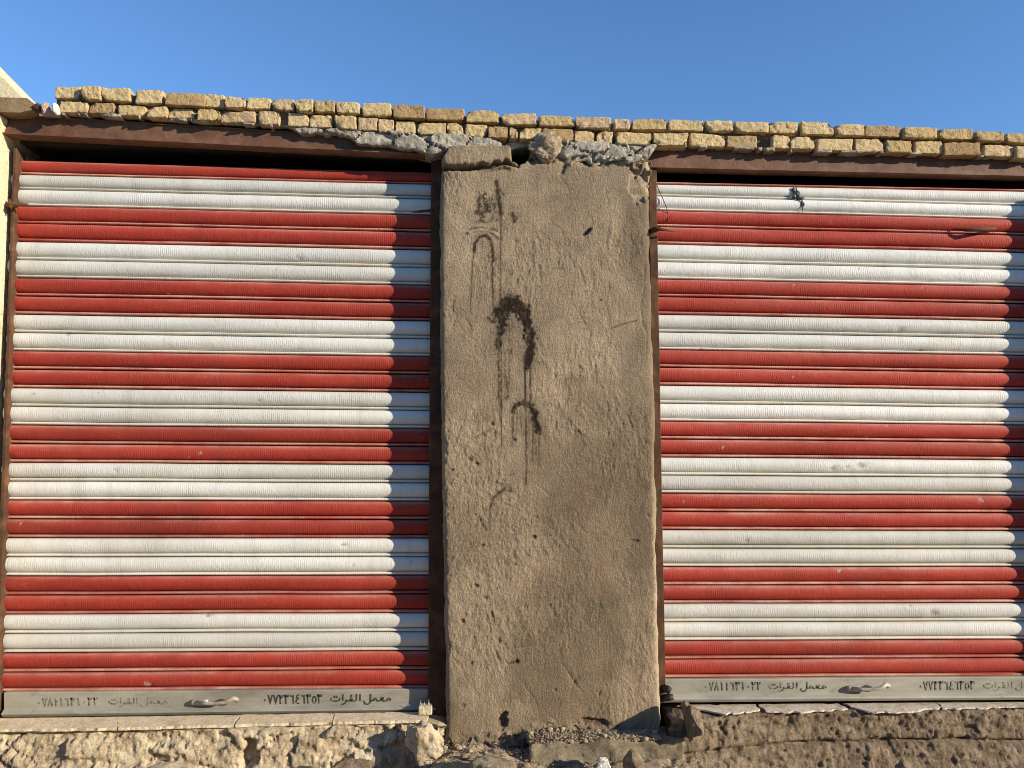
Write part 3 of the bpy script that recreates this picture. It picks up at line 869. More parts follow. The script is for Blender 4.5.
# ------------------------------------------------------------------ lintel beams
def beam(top, bot, y0, label):
    """I-section seen from below: web set back a little, flange lips top and bottom"""
    (tx0, ty0), (tx1, ty1) = top; (bx0, by0), (bx1, by1) = bot
    n = 90; s = np.linspace(0, 1, n)
    T = U(tx0+(tx1-tx0)*s, ty0+(ty1-ty0)*s, y0); B = U(bx0+(bx1-bx0)*s, by0+(by1-by0)*s, y0)
    rows = []
    for f, dy in ((0, .13), (0, .0), (.06, .0), (.075, .010), (.5, .012), (.915, .010), (.93, -.002), (1, -.002), (1, .085)):
        P = T+(B-T)*f; P[:, 1] = y0+dy
        P[:, 1] += .004*fbm(P*np.array([1, 0, 1]), 3, 3, 4)
        if f in (0, 1): P[:, 2] += .0015*fbm(P, 8, 3, 6)
        rows.append(P)
    V = np.concatenate(rows)
    fc = grid_faces(9, n, flip=True).tolist()
    fc.append([(8)*n+i for i in range(n)]+[n-1-i for i in range(n)])
    fc.append([i*n for i in range(9)]); fc.append([i*n+n-1 for i in range(9)][::-1])
    off = V.mean(0)
    o = link('steel_lintel', mesh('steel_lintel', V-off, fc), M_BEAM, None, False)
    o.location = off
    return tag(o, label, 'beam', None, 'thing')
beam(((-60, 110.0), (446, 141)), ((-60, 130.5), (446, 155.5)), .045, 'brown steel lintel over the shutter beside the cream jamb, half hidden by grey mortar')
beam(((640, 147), (1110, 161)), ((640, 167), (1110, 178)), .045, 'brown steel lintel over the shutter with the black scrap')

# ------------------------------------------------------------------ brick parapet
UP = [(54,79),(81,100),(100.5,129),(136,162),(164,204),(205,224),(224.5,245),(246.5,270),(271,294),(295,313),(314.5,335),(336.5,360),(361.5,391.5),(393,425),(426.5,465),(466.5,499),
      (502,537),(538.5,575),(576,612),(614,631),(632.5,667),(669,704),(706,734),(735.5,770),(771,800),(801.5,834),(836,865),(866,902),(902.8,938),(939.5,973),(974.5,1004),(1005.5,1036)]
LOW = [(59,87),(90,115),(117,146),(147,166),(167.5,195),(196.5,219),(221,257),(259,280),(287,308),(309.5,332),(334,356),(357,377),(378,394),(396,416),(417.5,446),(447,464),(464.5,487),(488,508),
       (509,518),(519,541),(542.5,574),(575,596),(597,614),(616,652),(654,689),(690,726),(727,758),(771,789),(790.5,815),(816,853),(854.5,884),(885,912),(915,943),(944.5,981),(982,1015),(1016.5,1040)]
def extend(a):
    x = a[-1][1]+1.5
    while x < 1290:
        w = random.uniform(24, 38); a.append((x, x+w)); x += w+random.uniform(.8, 2.2)
extend(UP); extend(LOW)
TX = [54,136,164,224,246,314,393,426,466,502,576,632,706,770,836,902,974,1005,1300]
TY = [86,89.5,92,96.5,98,101,103.5,108,110.5,113,116.5,120,121,122,124,126.5,131,133,149]
MX = [54,164,246,336,426,466,502,576,632,706,770,836,902,974,1005,1300]
MY = [99,106,110,114,121,122.5,125.5,129,131,132.5,134.5,136.8,139,142,144,158]
BX = [54,117,196,259,334,377,417,464,575,616,655,726,790,854,915,982,1016,1300]
BY = [112,115.5,120.5,125,129,132,135,136.5,142.5,144.5,146,147.8,149.5,152,154,157,158.5,172]
parapet = empty('brick_parapet', tuple(U(600, 146, .05)))
offp = np.array(parapet.location)
def course(spans, ax, ay, bx, by, seed, yf):
    r = np.random.default_rng(seed); mb = MB()
    for i, (a, b) in enumerate(spans):
        xm = (a+b)/2
        y = yf+r.normal(0, .008)
        t = np.interp(xm, ax, ay)+r.normal(0, .35); d = np.interp(xm, bx, by)
        p0 = U(a, t, y); p1 = U(b, d, y)
        dim = np.array([p1[0]-p0[0]-.003, .20+r.normal(0, .006), p0[2]-p1[2]-.009+(.006 if seed == 21 else 0)])
        V, nr, fc = rbox(dim, .004+.006*r.random()**2, (20, 5, 10))
        dd = .0026*fbm(V+seed*9+i*1.7, 16, 3, seed)+.0055*fbm(V+i*2.3, 62, 4, seed+2)
        fh, fj = facet(V+i*1.3, 30, seed+6); dd = dd+.003*np.minimum(fh, 0)*(r.random()+.3)
        # knocked corners
        for _ in range(int(r.integers(0, 3))):
            c = dim/2*np.array([r.choice([-1, 1]), -1, r.choice([-1, 1])])
            dist = np.linalg.norm(V-c, axis=1); dd = dd-(.008+.018*r.random())*np.exp(-(dist/.020)**2)
        V = V+nr*dd[:, None]
        # taper: old bricks are not square
        V[:, 2] += V[:, 0]*r.normal(0, .018); V[:, 0] += V[:, 2]*r.normal(0, .05)
        ang = r.normal(0, .03); ca, sa = math.cos(ang), math.sin(ang)
        V = np.stack([V[:, 0]*ca-V[:, 1]*sa, V[:, 0]*sa+V[:, 1]*ca, V[:, 2]], -1)
        ctr = np.array([(p0[0]+p1[0])/2, y+.10, (p0[2]+p1[2])/2+(.008 if seed == 21 else 0)])
        mb.add(V+ctr, fc, r.random())
    return mb.build('brick_course', M_BRICK, parapet, True, offp)
course(UP, TX, TY, MX, MY, 21, -.016)
course(LOW, MX, MY, BX, BY, 22, -.004)
# mud packed between and behind the bricks
def joints():
    xs = np.linspace(56, 1290, 520); m = 14; rows = []
    top = np.interp(xs, TX, TY)+5.5; bot = np.interp(xs, BX, BY)-1.5
    for k in range(m):
        f = k/(m-1); P = U(xs, top+(bot-top)*f, np.full(len(xs), .03)); Q = P.copy()
        P[:, 1] += -.022*fbm(Q, 20, 4, 3)-.01*fbm(Q, 60, 3, 4); rows.append(P)
    b0 = rows[0].copy(); b0[:, 1] = .12; b1 = rows[-1].copy(); b1[:, 1] = .12
    V = np.concatenate([b0]+rows+[b1]); n = len(xs); fc = grid_faces(m+2, n, flip=True).tolist()
    fc.append([i*n for i in range(m+2)]); fc.append([i*n+n-1 for i in range(m+2)][::-1])
    return link('mud_joints', mesh('mud_joints', V-offp, fc), M_MUD, parapet)
joints()
tag(parapet, 'two uneven courses of old yellow bricks along the roof edge', 'wall', None, 'thing')

# mortar bed between bricks and beams, thick over the pier
def bed():
    xs = np.linspace(40, 1290, 620)
    top = np.interp(xs, BX, BY)-2.0
    bot = np.interp(xs, [40,200,290,300,340,360,395,420,440,470,500,520,528,555,566,600,640,654,660,1024,1300], [113,121,127,132,134,142,147.5,149,152,153,152,146,146,150,161,163,160,152,146.5,157.5,172])
    y0 = np.interp(xs, [40,280,310,440,500,512,524,534,556,566,640,655,662,1300], [.030,.030,.004,.0,.004,.10,.10,.04,.02,-.012,-.012,-.015,.028,.028])
    rag = fbm(np.stack([xs/9, xs*0, xs*0], -1), 1, 4, 3)
    y0 = np.where(y0 > .02, .034-.038*sm(fbm(np.stack([xs/9, xs*0+4, xs*0], -1), 1, 3, 8), .02, .25), y0)
    bot = bot+rag*np.interp(xs, [40, 290, 320, 655, 665, 1300], [1.6, 1.6, 4.5, 4.5, 1.8, 1.8])
    m = 12; rows = []
    for k in range(m):
        f = k/(m-1)
        P = U(xs, top+(bot-top)*f, y0)
        Q = P.copy(); Q[:, 1] = 0
        P[:, 1] += -.003*fbm(Q+3, 14, 4, 5)-.007*fbm(Q, 50, 4, 7)+.007*(2*f-1)**6
        ci, cj = facet(Q*np.array([.6, 1, 1.0])+.02*fbm(Q, 9, 3, 2)[:, None], 9, 4); ci = ci+.5
        P[:, 1] += .020*(1-sm(cj, 0, .05))*np.interp(xs, [290, 320, 650, 660], [0, 1, 1, 0])+.030*(ci-.5)*np.interp(xs, [290, 320, 650, 660], [0, 1, 1, 0])
        rows.append(P)
    bk0 = rows[0].copy(); bk0[:, 1] = .16; bk1 = rows[-1].copy(); bk1[:, 1] = .16
    V = np.concatenate([bk0]+rows+[bk1]); n = len(xs)
    fc = grid_faces(m+2, n, flip=True).tolist()
    fc.append([i*n for i in range(m+2)]); fc.append([i*n+n-1 for i in range(m+2)][::-1])
    me = mesh('mortar_bed', V-offp, fc)
    return link('mortar_bed', me, M_MORTAR, parapet, False)
bed()
# lump of mud squeezed out over the pier
V, fc = rock((.105, .055, .085), 5, 5, .55); V = V+U(544, 150, -.01)
mb = MB(); mb.add(V, fc); mb.build('mud_lump', M_RUBBLE, parapet, True, offp)

# rubble and slabs at the far end of the parapet
def stand_rock(name, m, px, py, y, size, seed, label, cat='stone', group=None, rot=0, sharp=.5, rough=.22):
    V, fc = rock(size, seed, 5, rough*1.5, 0, sharp)
    V = V*(1+.06*fbm(V/np.max(size), 5, 4, seed+3)+.03*fbm(V/np.max(size), 16, 3, seed+4))[:, None]
    c, s = math.cos(rot), math.sin(rot)
    V = np.stack([V[:, 0]*c-V[:, 2]*s, V[:, 1], V[:, 0]*s+V[:, 2]*c], -1)
    p = U(px, py, y)
    o = link(name, mesh(name, V, fc), m); o.location = p
    return tag(o, label, cat, group)
stand_rock('mortar_chunk', M_PINK, 46, 108.5, -.02, (.026, .03, .034), 41, 'pinkish mortar chunk on the lintel beside the first bricks', 'rubble', None, 0, .8, .15)
stand_rock('white_stone', M_WHITESTONE, 55.5, 108.5, -.035, (.017, .03, .034), 42, 'small white stone wedged against the end of the brick courses', 'stone', None, .35, .8, .12)
stand_rock('dark_stone', M_RUST, 38.5, 109, -.015, (.022, .03, .026), 43, 'dark stone between the weathered board and the pinkish chunk', 'stone', None, .3, .8, .2)
mb = MB()
P = [U(x, y, -.03) for x, y in ((-60, 96), (-60, 110.5), (20, 112.5), (31, 110), (34, 104), (27, 98), (10, 97.5))]
V, fc = prism(P, .25); mb.add(V, fc)
bd = mb.build('weathered_board', M_WOOD, None, False, P[2]); bd.location = P[2]
tag(bd, 'weathered brown board lying on the lintel end below the cream gable', 'board')
# mortar cracks on the board
mb = MB()
P = [U(x, y, .9) for x, y in ((-330, -260), (-330, 200), (40, 200), (24, 99), (0, 75))]
V, fc = prism(P, .35); mb.add(V, fc)
gb = mb.build('cream_gable', M_CREAM, None, False, P[1]); gb.location = P[1]
tag(gb, 'sunlit cream gable of a neighbouring house peeking over the roof edge', 'building', None, 'thing')

# cream jamb wall at the near end: we look along its side
def jamb():
    # its visible side faces +x; runs from the street face back to the shutter
    nz, ny = 200, 24
    py = np.linspace(128, 770, nz)
    edge = np.interp(py, [128, 150, 250, 480, 720, 770], [19.5, 13.5, 10.5, -0.5, -10, -12])
    B = U(edge, py, np.full(nz, .16))
    rows = []
    ys = np.linspace(.40, -.02, ny)
    G = np.zeros((nz, ny+10, 3))
    for j in range(ny):
        G[:, j] = B; G[:, j, 1] = ys[j]
    for j in range(10):
        G[:, ny+j] = B; G[:, ny+j, 1] = -.03; G[:, ny+j, 0] -= .01+(j/9.0)**2*2.4
    Q = G.copy()
    d = .006*fbm(Q, 6, 4, 3)+.003*fbm(Q, 30, 3, 4)
    G[..., 0] += d*.8; G[..., 1] -= d*.5
    V = G.reshape(-1, 3); nu = ny+10
    fc = grid_faces(nz, nu).tolist()
    bk = len(V)
    # close: top, bottom, back
    T = [V[i] for i in range(nu)]; 
    fc.append([i for i in range(nu)]+[bk])
    fc.append([(nz-1)*nu+i for i in range(nu)][::-1]+[bk+1])
    V = np.concatenate([V, [[V[nu-1][0], .40, V[0][2]], [V[nz*nu-1][0], .40, V[(nz-1)*nu][2]]]])
    off = np.array([V[:, 0].mean(), .05, V[:, 2].min()])
    o = link('cream_jamb', mesh('cream_jamb', V-off, fc), M_CREAM); o.location = off
    tag(o, 'bright cream plastered jamb at the edge of the shutter with the wooden block', 'wall', None, 'thing')
jamb()
# the next pier beyond the right-hand shutter (casts its shadow on it)
mb = MB()
P = [U(1049, 150, 0.0), U(1068, 770, 0.0)]
V, nr, fc = rbox((1.1, .34, 3.25), .02, (20, 6, 40))
V = V+nr*(.01*fbm(V, 9, 4, 3))[:, None]
tilt = (P[1][0]-P[0][0])/(P[1][2]-P[0][2])
V[:, 0] += V[:, 2]*tilt
ctr = np.array([(P[0][0]+P[1][0])/2+.55, .17, 1.42]); V += ctr
mb.add(V, fc); np_ = mb.build('plastered_pier', M_PLASTER, None, True, ctr); np_.location = ctr
tag(np_, 'plain plastered wall pier beyond the shutter with the black scrap', 'wall', None, 'thing')

# ------------------------------------------------------------------ plinths under the shutters
def plinth(name, m, px0, px1, back, front, bulge, seed, label, endcap, deep=.35):
    """rough masonry step swept along x; back/front: (xs, pys) of the top's two edges in the photo"""
    nx = int((px1-px0)*.9); xs = np.linspace(px0, px1, nx)
    zt = U(xs, np.interp(xs, *back), np.full(nx, .15))[:, 2]
    Fp = Uz(xs, np.interp(xs, *front), zt)
    yf = np.clip(Fp[:, 1], -.30, .02)
    X = U(xs, np.full(nx, 725.0), yf)[:, 0]
    prof = []
    for f in np.linspace(0, 1, 14): prof.append(('t', f))
    for f in np.linspace(0, 1, 9)[1:]: prof.append(('c', f))
    for f in np.linspace(0, 1, 34)[1:]: prof.append(('f', f))
    rows = []; nrm = []
    rc = .018
    for kd, f in prof:
        P = np.zeros((nx, 3)); P[:, 0] = X
        if kd == 't':
            P[:, 1] = .20+(yf+rc-.20)*f; P[:, 2] = zt; n_ = (0, 0, 1)
        elif kd == 'c':
            a = f*math.pi/2
            P[:, 1] = yf+rc-rc*math.sin(a); P[:, 2] = zt-rc+rc*math.cos(a); n_ = (0, -math.sin(a), math.cos(a))
        else:
            P[:, 1] = yf-bulge*sm(f, 0, .6)-.10*sm(f, .55, 1.0); P[:, 2] = zt-rc-f*deep; n_ = (0, -1, .15)
        rows.append(P); nrm.append(np.tile(n_, (nx, 1)))
    G = np.stack(rows); Nn = np.stack(nrm)
    face = np.array([0 if k == 't' else (f if k == 'c' else 1) for k, f in prof])[:, None]
    W = G*np.array([1, 1, 2.0])+.03*np.stack([fbm(G, 9, 3, 1), fbm(G+3, 9, 3, 2), fbm(G+6, 9, 3, 3)], -1)
    fh, fj = facet(W, 5.5, seed); fh2, fj2 = facet(W+3, 17, seed+20)
    mudp = name == 'mud_plinth'
    d = .014*fbm(G, 5, 4, seed)+.006*fbm(G, 20, 4, seed+1)+(.017 if mudp else .012)*fbm(G*np.array([.9, 1, 1.1]), 48, 4, seed+2, .65)
    d += face*(endcap[1]*fh+.009*fh2-.022*(1-sm(fj, .0, .06))*sm(fbm(G, 4, 3, seed+12), .0, .2)*(endcap[1] > .02))
    # a few holes where a stone has fallen out
    if name == 'stone_plinth':
        for (hx, hy, hr) in ((245, 760, .060), (408, 746, .034)):
            c = U(hx, hy, -.08); dd = np.hypot((G[..., 0]-c[0])/1.0, (G[..., 2]-c[2])/1.2)+.3*hr*fbm(G, 20, 3, 7)/.5
            d -= face*.075*sm(dd, hr, hr*.6)
    d = d*((.12 if name == 'stone_plinth' else .45)+(.88 if name == 'stone_plinth' else .55)*face)
    if name == 'mud_plinth':
        # horizontal crack between the two lifts of mud concrete
        zc = zt[None, :]-np.interp(xs, [665, 760, 860, 950, 1030, 1300], [.155, .150, .140, .135, .15, .15])[None, :]+.006*fbm(G, 7, 3, 5)
        g = np.exp(-((G[..., 2]-zc)/.006)**2)*face
        d = d-.045*g
        d += face*.02*sm(zc-G[..., 2], 0, .05)
    G = G+Nn*d[..., None]
    # ragged ends
    s = (xs-px0)/(px1-px0)
    if endcap[0] == 'right':
        e = np.exp(-(px1-xs)/7.0)
    else:
        e = np.exp(-(xs-px0)/7.0)
    sgn = 1 if endcap[0] == 'right' else -1
    G[..., 0] += sgn*e[None, :]*(.05*fbm(G*np.array([0, 1, 1]), 10, 4, seed+8))
    G[..., 1] += e[None, :]*face*.05
    G[..., 2] -= e[None, :]*.02
    nv = len(prof)
    V = G.reshape(-1, 3)
    fc = grid_faces(nv, nx, flip=True).tolist()
    # end faces as fans towards an inner core
    for col, fl in ((0, False), (nx-1, True)):
        ring = [r*nx+col for r in range(nv)]
        k = len(V)
        low = V[ring[-1]].copy(); low[1] = .20
        V = np.concatenate([V, [low]])
        f = ring+[k]
        fc.append(f if not fl else f[::-1])
    off = np.array([V[:, 0].mean(), 0, 0.0])
    o = link(name, mesh(name, V-off, fc), m)
    o.location = off
    return o, zt, X, xs, yf

pl1, zt1, X1, xs1, yf1 = plinth('stone_plinth', M_PALE, -170, 447, ([-170, 0, 430], [719.5, 716.5, 711.5]), ([-170, 0, 120, 240, 330, 430, 438], [734, 731, 729, 727.5, 725, 722, 724]), .015, 51,
    'x', ('right', .030))
tag(pl1, 'pale rough stone plinth under the shutter with the wooden block', 'plinth', None, 'thing')
pl2, zt2, X2, xs2, yf2 = plinth('mud_plinth', M_MUD, 674, 1290, ([660, 1024, 1290], [704.5, 701.5, 699]), ([660, 690, 720, 760, 800, 850, 935, 1024, 1290], [723, 722, 718, 714, 712, 711, 712, 708, 706]), .03, 61,
    'x', ('left', .018))
tag(pl2, 'brown cracked mud concrete plinth under the shutter with the black scrap', 'plinth', None, 'thing')

def sill(par, outline, y_, th, m, seed, zt, xs, lift=.002):
    """thin flat stone on a plinth: outline in photo px, projected on the plinth's top"""
    pts = []
    for x, y in outline:
        z = np.interp(x, xs, zt)+lift+th
        pts.append(Uz(x, y, z))
    P = np.array(pts); n = len(P)
    # densify and roughen the edge
    Q = []
    for i in range(n):
        a, b = P[i], P[(i+1) % n]
        k = max(2, int(np.linalg.norm(b-a)/.012))
        for j in range(k): Q.append(a+(b-a)*j/k)
    Q = np.array(Q)
    Q[:, :2] += (.011 if seed < 80 else .019)*np.stack([fbm(Q+seed, 26, 3, seed), fbm(Q+seed+4, 26, 3, seed+1)], -1)
    n = len(Q)
    lo = Q.copy(); lo[:, 2] -= th
    V = np.concatenate([Q, lo]); fc = [list(range(n)), list(range(n, 2*n))[::-1]]
    for i in range(n):
        j = (i+1) % n; fc.append([i, n+i, n+j, j])
    bm = bmesh.new(); vv = [bm.verts.new(v) for v in V]
    for f in fc: bm.faces.new([vv[i] for i in f])
    bmesh.ops.triangulate(bm, faces=bm.faces[:2] if hasattr(bm.faces, 'ensure_lookup_table') and not bm.faces.ensure_lookup_table() else [])
    bmesh.ops.recalc_face_normals(bm, faces=bm.faces[:])
    me = bpy.data.meshes.new('sill_slab'); bm.to_mesh(me); bm.free()
    V2 = np.array([v.co[:] for v in me.vertices])-np.array(par.location)
    me.vertices.foreach_set('co', V2.ravel())
    o = link('sill_slab', me, m, par, False)
    return o
bpy.context.view_layer.update()
for k, o_ in enumerate([
    [(-60, 719), (116, 716.8), (117, 727.5), (40, 728.5), (-60, 730)],
    [(118, 716.8), (240, 714.8), (233, 724.5), (118, 727.3)],
    [(241.5, 714.8), (334, 713.2), (331, 722), (236, 724.4)],
    [(336, 713.2), (429, 711.8), (428, 720), (380, 721), (333, 722)]]):
    sill(pl1, o_, 0, .014, M_SLAB, 70+k, zt1, xs1, .004)
for k, o_ in enumerate([
    [(676, 704.8), (755, 704.2), (761, 710), (735, 712.5), (724, 714), (700, 709)],
    [(757, 704.2), (838, 703.4), (846, 708.5), (800, 711.5), (768, 711)],
    [(842, 703.2), (932, 701.8), (940, 706.5), (912, 711.5), (872, 712), (852, 707)],
    [(936, 701.8), (1075, 700.6), (1075, 706.5), (1000, 707), (944, 708.2)]]):
    sill(pl2, o_, 0, .008, M_SLAB_GREY, 80+k, zt2, xs2, .006)

# ------------------------------------------------------------------ ground and the foot of the pier
def ground():
    xs = np.concatenate([[-700, -200, -60, -20, -8], np.linspace(-5, 5, 120), [8, 20, 60, 200, 700]])
    ys = np.concatenate([[-700, -200, -60, -20, -9], np.linspace(-6, -.02, 90), [.4, 3, 8, 60, 200, 700]])
    Xg, Yg = np.meshgrid(xs, ys)
    P = np.stack([Xg, Yg, np.zeros_like(Xg)], -1)
    near = sm(np.hypot(Xg, Yg+1), 6, 4)
    Z = near*(.03*fbm(P, 1.4, 4, 5)+.012*fbm(P, 9, 3, 6))-.03
    P[..., 2] = Z
    o = link('ground', mesh('ground', P.reshape(-1, 3), grid_faces(len(ys), len(xs))), M_GROUND)
    o['kind'] = 'structure'; o['label'] = 'dusty bare ground in front of the shop row'
ground()

def mound():
    """heap of fallen plaster crumbs against the pier"""
    mb = MB()
    nx, ny = 210, 80
    xs = np.linspace(U(428, 740, -.1)[0], U(700, 740, -.1)[0], nx); ys = np.linspace(.03, -.75, ny)
    Xg, Yg = np.meshgrid(xs, ys)
    P = np.stack([Xg, Yg, np.zeros_like(Xg)], -1)
    s = (Xg-xs[0])/(xs[-1]-xs[0])
    top = .135+.02*np.sin(s*9)-.03*s
    c1, c2, ci = cell(P+.01*fbm(P, 30, 3, 1)[..., None], 24, 9)
    z = top*np.exp(-(np.maximum(0, -Yg)/.42)**2)-.02+.022*fbm(P, 8, 4, 3)+.022*(.6-c1)*(.5+ci)+.006*fbm(P, 60, 3, 5)
    P[..., 2] = z
    mb.add(P.reshape(-1, 3), grid_faces(ny, nx).tolist())
    r = np.random.default_rng(5)
    for k in range(420):
        x = xs[0]+(xs[-1]-xs[0])*r.random(); y = -.02-.45*r.random()**1.3
        if (U(528, 740, -.12)[0] < x) and y > -.22: continue
        q = np.array([x, y, 0]); ss = (x-xs[0])/(xs[-1]-xs[0])
        zz = (.135+.02*math.sin(ss*9)-.03*ss)*math.exp(-(max(0, -y)/.42)**2)-.005
        sz = .003+.014*r.random()**4
        V, fc = rock((sz*(1+r.random()), sz*(1+r.random()*.6), sz*(.7+.5*r.random())), int(r.integers(1e6)), 1, .25)
        mb.add(V+np.array([x, y, zz]), fc)
    for k in range(1700):
        x = xs[0]+(xs[-1]-xs[0])*r.random(); y = -.01-.40*r.random()**1.2; ss = (x-xs[0])/(xs[-1]-xs[0])
        zz = (.137+.02*math.sin(ss*9)-.03*ss)*math.exp(-(max(0, -y)/.42)**2)-.002+.02*r.random()**3
        sz = .0016+.003*r.random()**2
        V, fc = rock((sz*(1+r.random()), sz, sz), int(r.integers(1e6)), 1, .3)
        mb.add(V+np.array([x, y, zz]), fc)
    o = mb.build('rubble', M_RUBBLE)
    o['kind'] = 'stuff'; o['label'] = 'heap of crumbled plaster and small stones at the foot of the pier'; o['category'] = 'rubble'
mound()

# concrete step in front of the pier's foot
def step():
    a = U(531, 742.5, -.13); b = U(684, 742.5, -.13)
    dim = (b[0]-a[0], .20, .34)
    V, nr, fc = rbox(dim, .012, (50, 10, 20))
    fh, fj = facet(V, 14, 3)
    V = V+nr*(.018*fbm(V+3, 7, 4, 3)+.008*fbm(V, 34, 4, 4)+.012*fh)[:, None]
    ctr = np.array([(a[0]+b[0])/2, -.03, a[2]-.17]); 
    o = link('concrete_step', mesh('concrete_step', V, fc), M_CONC); o.location = ctr
    tag(o, 'low grey concrete step at the foot of the pier behind the white stone', 'step', None, 'thing')
step()
# crumbs on the step
mb = MB(); r = np.random.default_rng(8)
a = U(528, 741, -.1); b = U(660, 741, -.1)
for k in range(3000):
    f = r.random(); sz = .0015+.0045*r.random()**3+.011*(r.random() > .985)
    V, fc = rock((sz*1.5, sz*1.3, sz), int(r.integers(1e6)), 1, .25)
    mb.add(V+np.array([a[0]+(b[0]-a[0])*f, -.01-.12*r.random()**1.1, a[2]+.001+.030*r.random()**1.5*(1-f*.8)]), fc)
o = mb.build('crumbs', M_RUBBLE); o['kind'] = 'stuff'; o['label'] = 'plaster crumbs lying on the concrete step'; o['category'] = 'rubble'

stand_rock('white_stone', M_WHITESTONE, 604, 772, -.42, (.055, .05, .062), 44, 'angular white stone on the ground before the concrete step', 'stone', None, .5, .9, .10)
stand_rock('pointed_stone', M_MUD, 634, 772, -.30, (.050, .055, .115), 45, 'brown pointed stone standing upright before the concrete step', 'stone', None, .15, .9, .10)
stand_rock('mud_lump', M_MUD, 693, 722, -.15, (.055, .13, .085), 52, 'dark rough lump at the broken end of the mud plinth, shading the pier', 'rubble', None, .1, .7, .22)
stand_rock('boulder', M_PALE, 424, 744, -.10, (.085, .08, .105), 46, 'rounded pale boulder at the end of the stone plinth by the pier', 'stone', None, .1, .55, .30)
stand_rock('grey_stone', M_CONC, 495, 768, -.34, (.14, .10, .055), 47, 'flat grey stone half buried in the rubble heap', 'stone', None, -.1, .5, .2)
stand_rock('brown_stone', M_MUD, 352, 768, -.19, (.10, .06, .05), 48, 'brown stone lying below the stone plinth', 'stone', None, .15, .8, .2)
stand_rock('yellow_stone', M_PALE, 180, 775, -.22, (.16, .08, .055), 49, 'long yellowish stone lying at the foot of the stone plinth', 'stone', None, .0, .5, .2)

# ------------------------------------------------------------------ small loose things
p = U(425.5, 709.0, .06)
V, nr, fc = rbox((.068, .05, .044), .005, (6, 4, 4)); V = V+nr*(.002*fbm(V, 40, 3, 3))[:, None]
mb = MB(); mb.add(V, fc)
for dx, h, t in ((-.022, .018, -.006), (-.008, .012, .004), (.012, .022, .006), (.020, .014, -.004)):
    V, fc = tube([(dx, .0, .02), (dx+t, .0, .025+h)], [.0022, .0012], 6); mb.add(V, fc)
blk = mb.build('wooden_block', M_SLAB, None, False); blk.location = p
tag(blk, 'small pale wooden block with upright nails on the sill beside the pier', 'block')

# scrap and wire on the right-hand shutter
mb = MB(); r = np.random.default_rng(3)
for (x, y, sx, sy, a) in ((794.0, 189.5, 4.5, 5.5, .3), (796.5, 194, 6.5, 7, .5), (798.8, 196.5, 5.0, 6.5, -.3), (794.2, 196, 4.0, 5.0, .8), (801, 198.5, 6.5, 2.6, .15), (802.5, 204.0, 3.6, 5.2, 0), (797.5, 192, 3.4, 4.4, 1.0)):
    V, fc = rock((sx*.0052*.62, .006, sy*.0052*.62), int(r.integers(1e5)), 2, .5)
    c, s = math.cos(a), math.sin(a)
    V = np.stack([V[:, 0]*c-V[:, 2]*s, V[:, 1], V[:, 0]*s+V[:, 2]*c], -1)
    mb.add(V+U(x, y, .090), fc)
V, fc = tube([U(796, 187, .092), U(799, 197, .087), U(802, 200, .087), U(802.4, 206, .089), U(803, 213, .091)], [.002, .004, .004, .003, .0015], 6); mb.add(V, fc)
o0 = U(797, 195, .090)
sc = mb.build('plastic_scrap', M_BLACK, None, False, o0); sc.location = o0
tag(sc, 'torn black scrap caught on the white top slats of the shutter', 'scrap')
mb = MB()
P = [U(656.5, 184, .082), U(659, 190.5, .078), U(663, 199, .076), U(666.5, 207.5, .080), U(668, 214, .088), U(667.5, 222, .088)]
V, fc = tube(P, .0022, 6); mb.add(V, fc)
w = mb.build('hanging_wire', M_DARK, None, True, P[0]); w.location = P[0]
tag(w, 'thin dark wire dangling at the top corner of the shutter beside the pier', 'wire')
# twig-like bar across the shadow at the right-hand edge
mb = MB()
P = [U(952, 229, .095), U(966, 230, .06), U(978, 229.5, .045), U(996, 228.5, .085)]
V, fc = tube(P, [.003, .010, .013, .008], 8); mb.add(V, fc)
w = mb.build('iron_hasp', M_RUST, None, True, P[1]); w.location = P[1]
tag(w, 'short rusty iron hasp sticking out of a red slat near the photo edge', 'hasp')

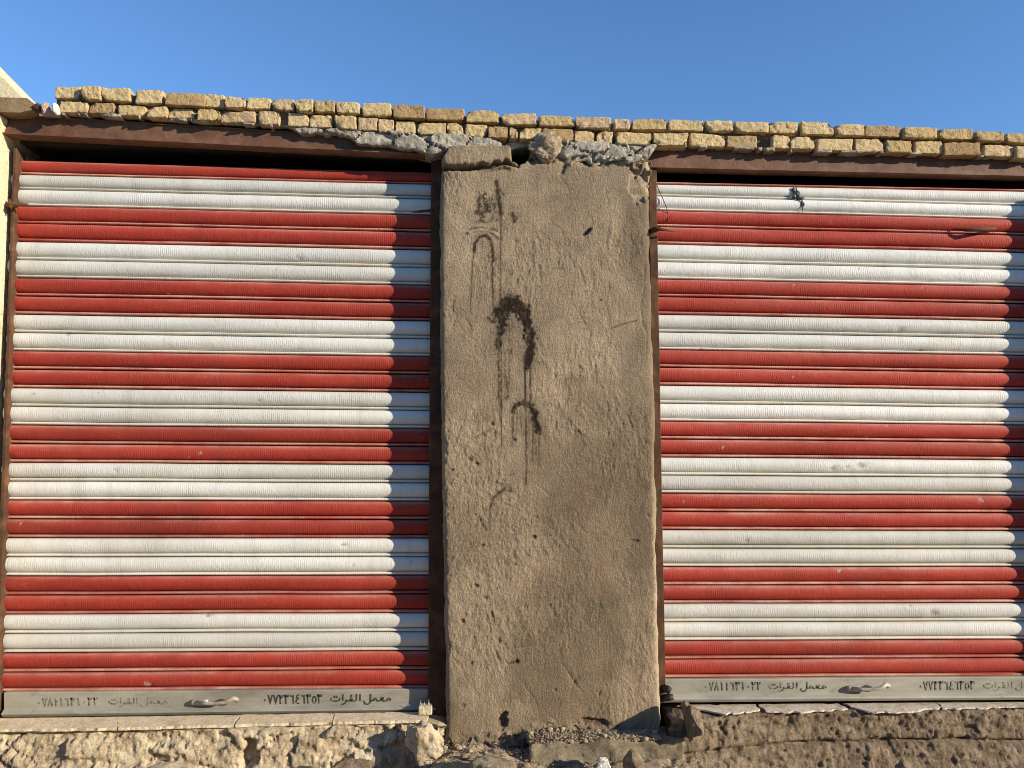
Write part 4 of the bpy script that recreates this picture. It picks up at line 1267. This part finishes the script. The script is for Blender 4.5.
# ------------------------------------------------------------------ the shop behind: floor, back and roof slab
shop = empty('shop_building', (0, 2.2, 0.0))
so_ = np.array(shop.location)
zb = U(600, 150, .1)[2]
za_ = [U(x, y, .045)[2] for x, y in ((0, 127), (446, 150), (1110, 170))]
xa_ = [U(x, y, .045)[0] for x, y in ((0, 127), (446, 150), (1110, 170))]
sl_ = (za_[2]-za_[1])/(xa_[2]-xa_[1])
zr = lambda x: float(np.interp(x, xa_, za_))
mb = MB()
for x0, x1 in ((-3.4, xa_[1]), (xa_[1], 4.6)):
    V, fc = box((x0, .19, 0), (x1, 4.2, 1)); V = np.array(V, float)
    V[:, 2] = np.array([zr(v[0]) for v in V])-.004+V[:, 2]*.09
    mb.add(V, fc)
rf = mb.build('roof', M_ROOM, shop, False, so_)
mb = MB(); V, fc = box((-3.4, 4.0, -.05), (4.6, 4.2, 3.0)); V = np.array(V, float); k_ = V[:, 2] > 1; V[k_, 2] = [zr(v[0])-.012 for v in V[k_]]; mb.add(V, fc); mb.build('back_wall', M_ROOM, shop, False, so_)
mb = MB(); V, fc = box((-3.4, .40, -.05), (-3.2, 3.995, zr(-3.3)-.012)); mb.add(V, fc); mb.build('side_wall', M_ROOM, shop, False, so_)
mb = MB(); V, fc = box((4.4, .40, -.05), (4.6, 3.995, zr(4.5)-.012)); mb.add(V, fc); mb.build('side_wall', M_ROOM, shop, False, so_)
mb = MB(); V, fc = box((-3.0, .24, -.05), (4.2, 3.9, .20)); mb.add(V, fc); mb.build('floor', M_ROOM, shop, False, so_)
tag(shop, 'flat roofed row of small shops behind the shutters and brick parapet', 'building', None, 'thing')

# unseen house added across the street to keep sky light off the shutters
opp = empty('sky_blocker_house', (0, -9.5, 0))
oo = np.array(opp.location)
mb = MB()
for p0, p1 in (((-22, -9.6, -.1), (22, -9.3, 1.0)), ((-22, -9.6, 2.2), (22, -9.3, 3.6))): V, fc = box(p0, p1); mb.add(V, fc)
for k in range(12):
    x = -22+k*4.0
    V, fc = box((x, -9.6, 1.0), (min(x+2.6, 22), -9.3, 2.2)); mb.add(V, fc)
mb.build('wall', M_MUD, opp, False, oo)
for k in range(11):
    x = -22+k*4.0+2.6
    mb = MB(); V, fc = box((x, -9.52, 1.0), (x+1.4, -9.46, 2.2)); mb.add(V, fc); mb.build('window', M_DARK, opp, False, oo)
mb = MB(); V, fc = box((-22.3, -16, 3.6), (22.3, -9.1, 3.8)); mb.add(V, fc); mb.build('roof', M_MUD, opp, False, oo)
tag(opp, 'unseen brown mud walled house added across the street to block sky light', 'building', None, 'thing')
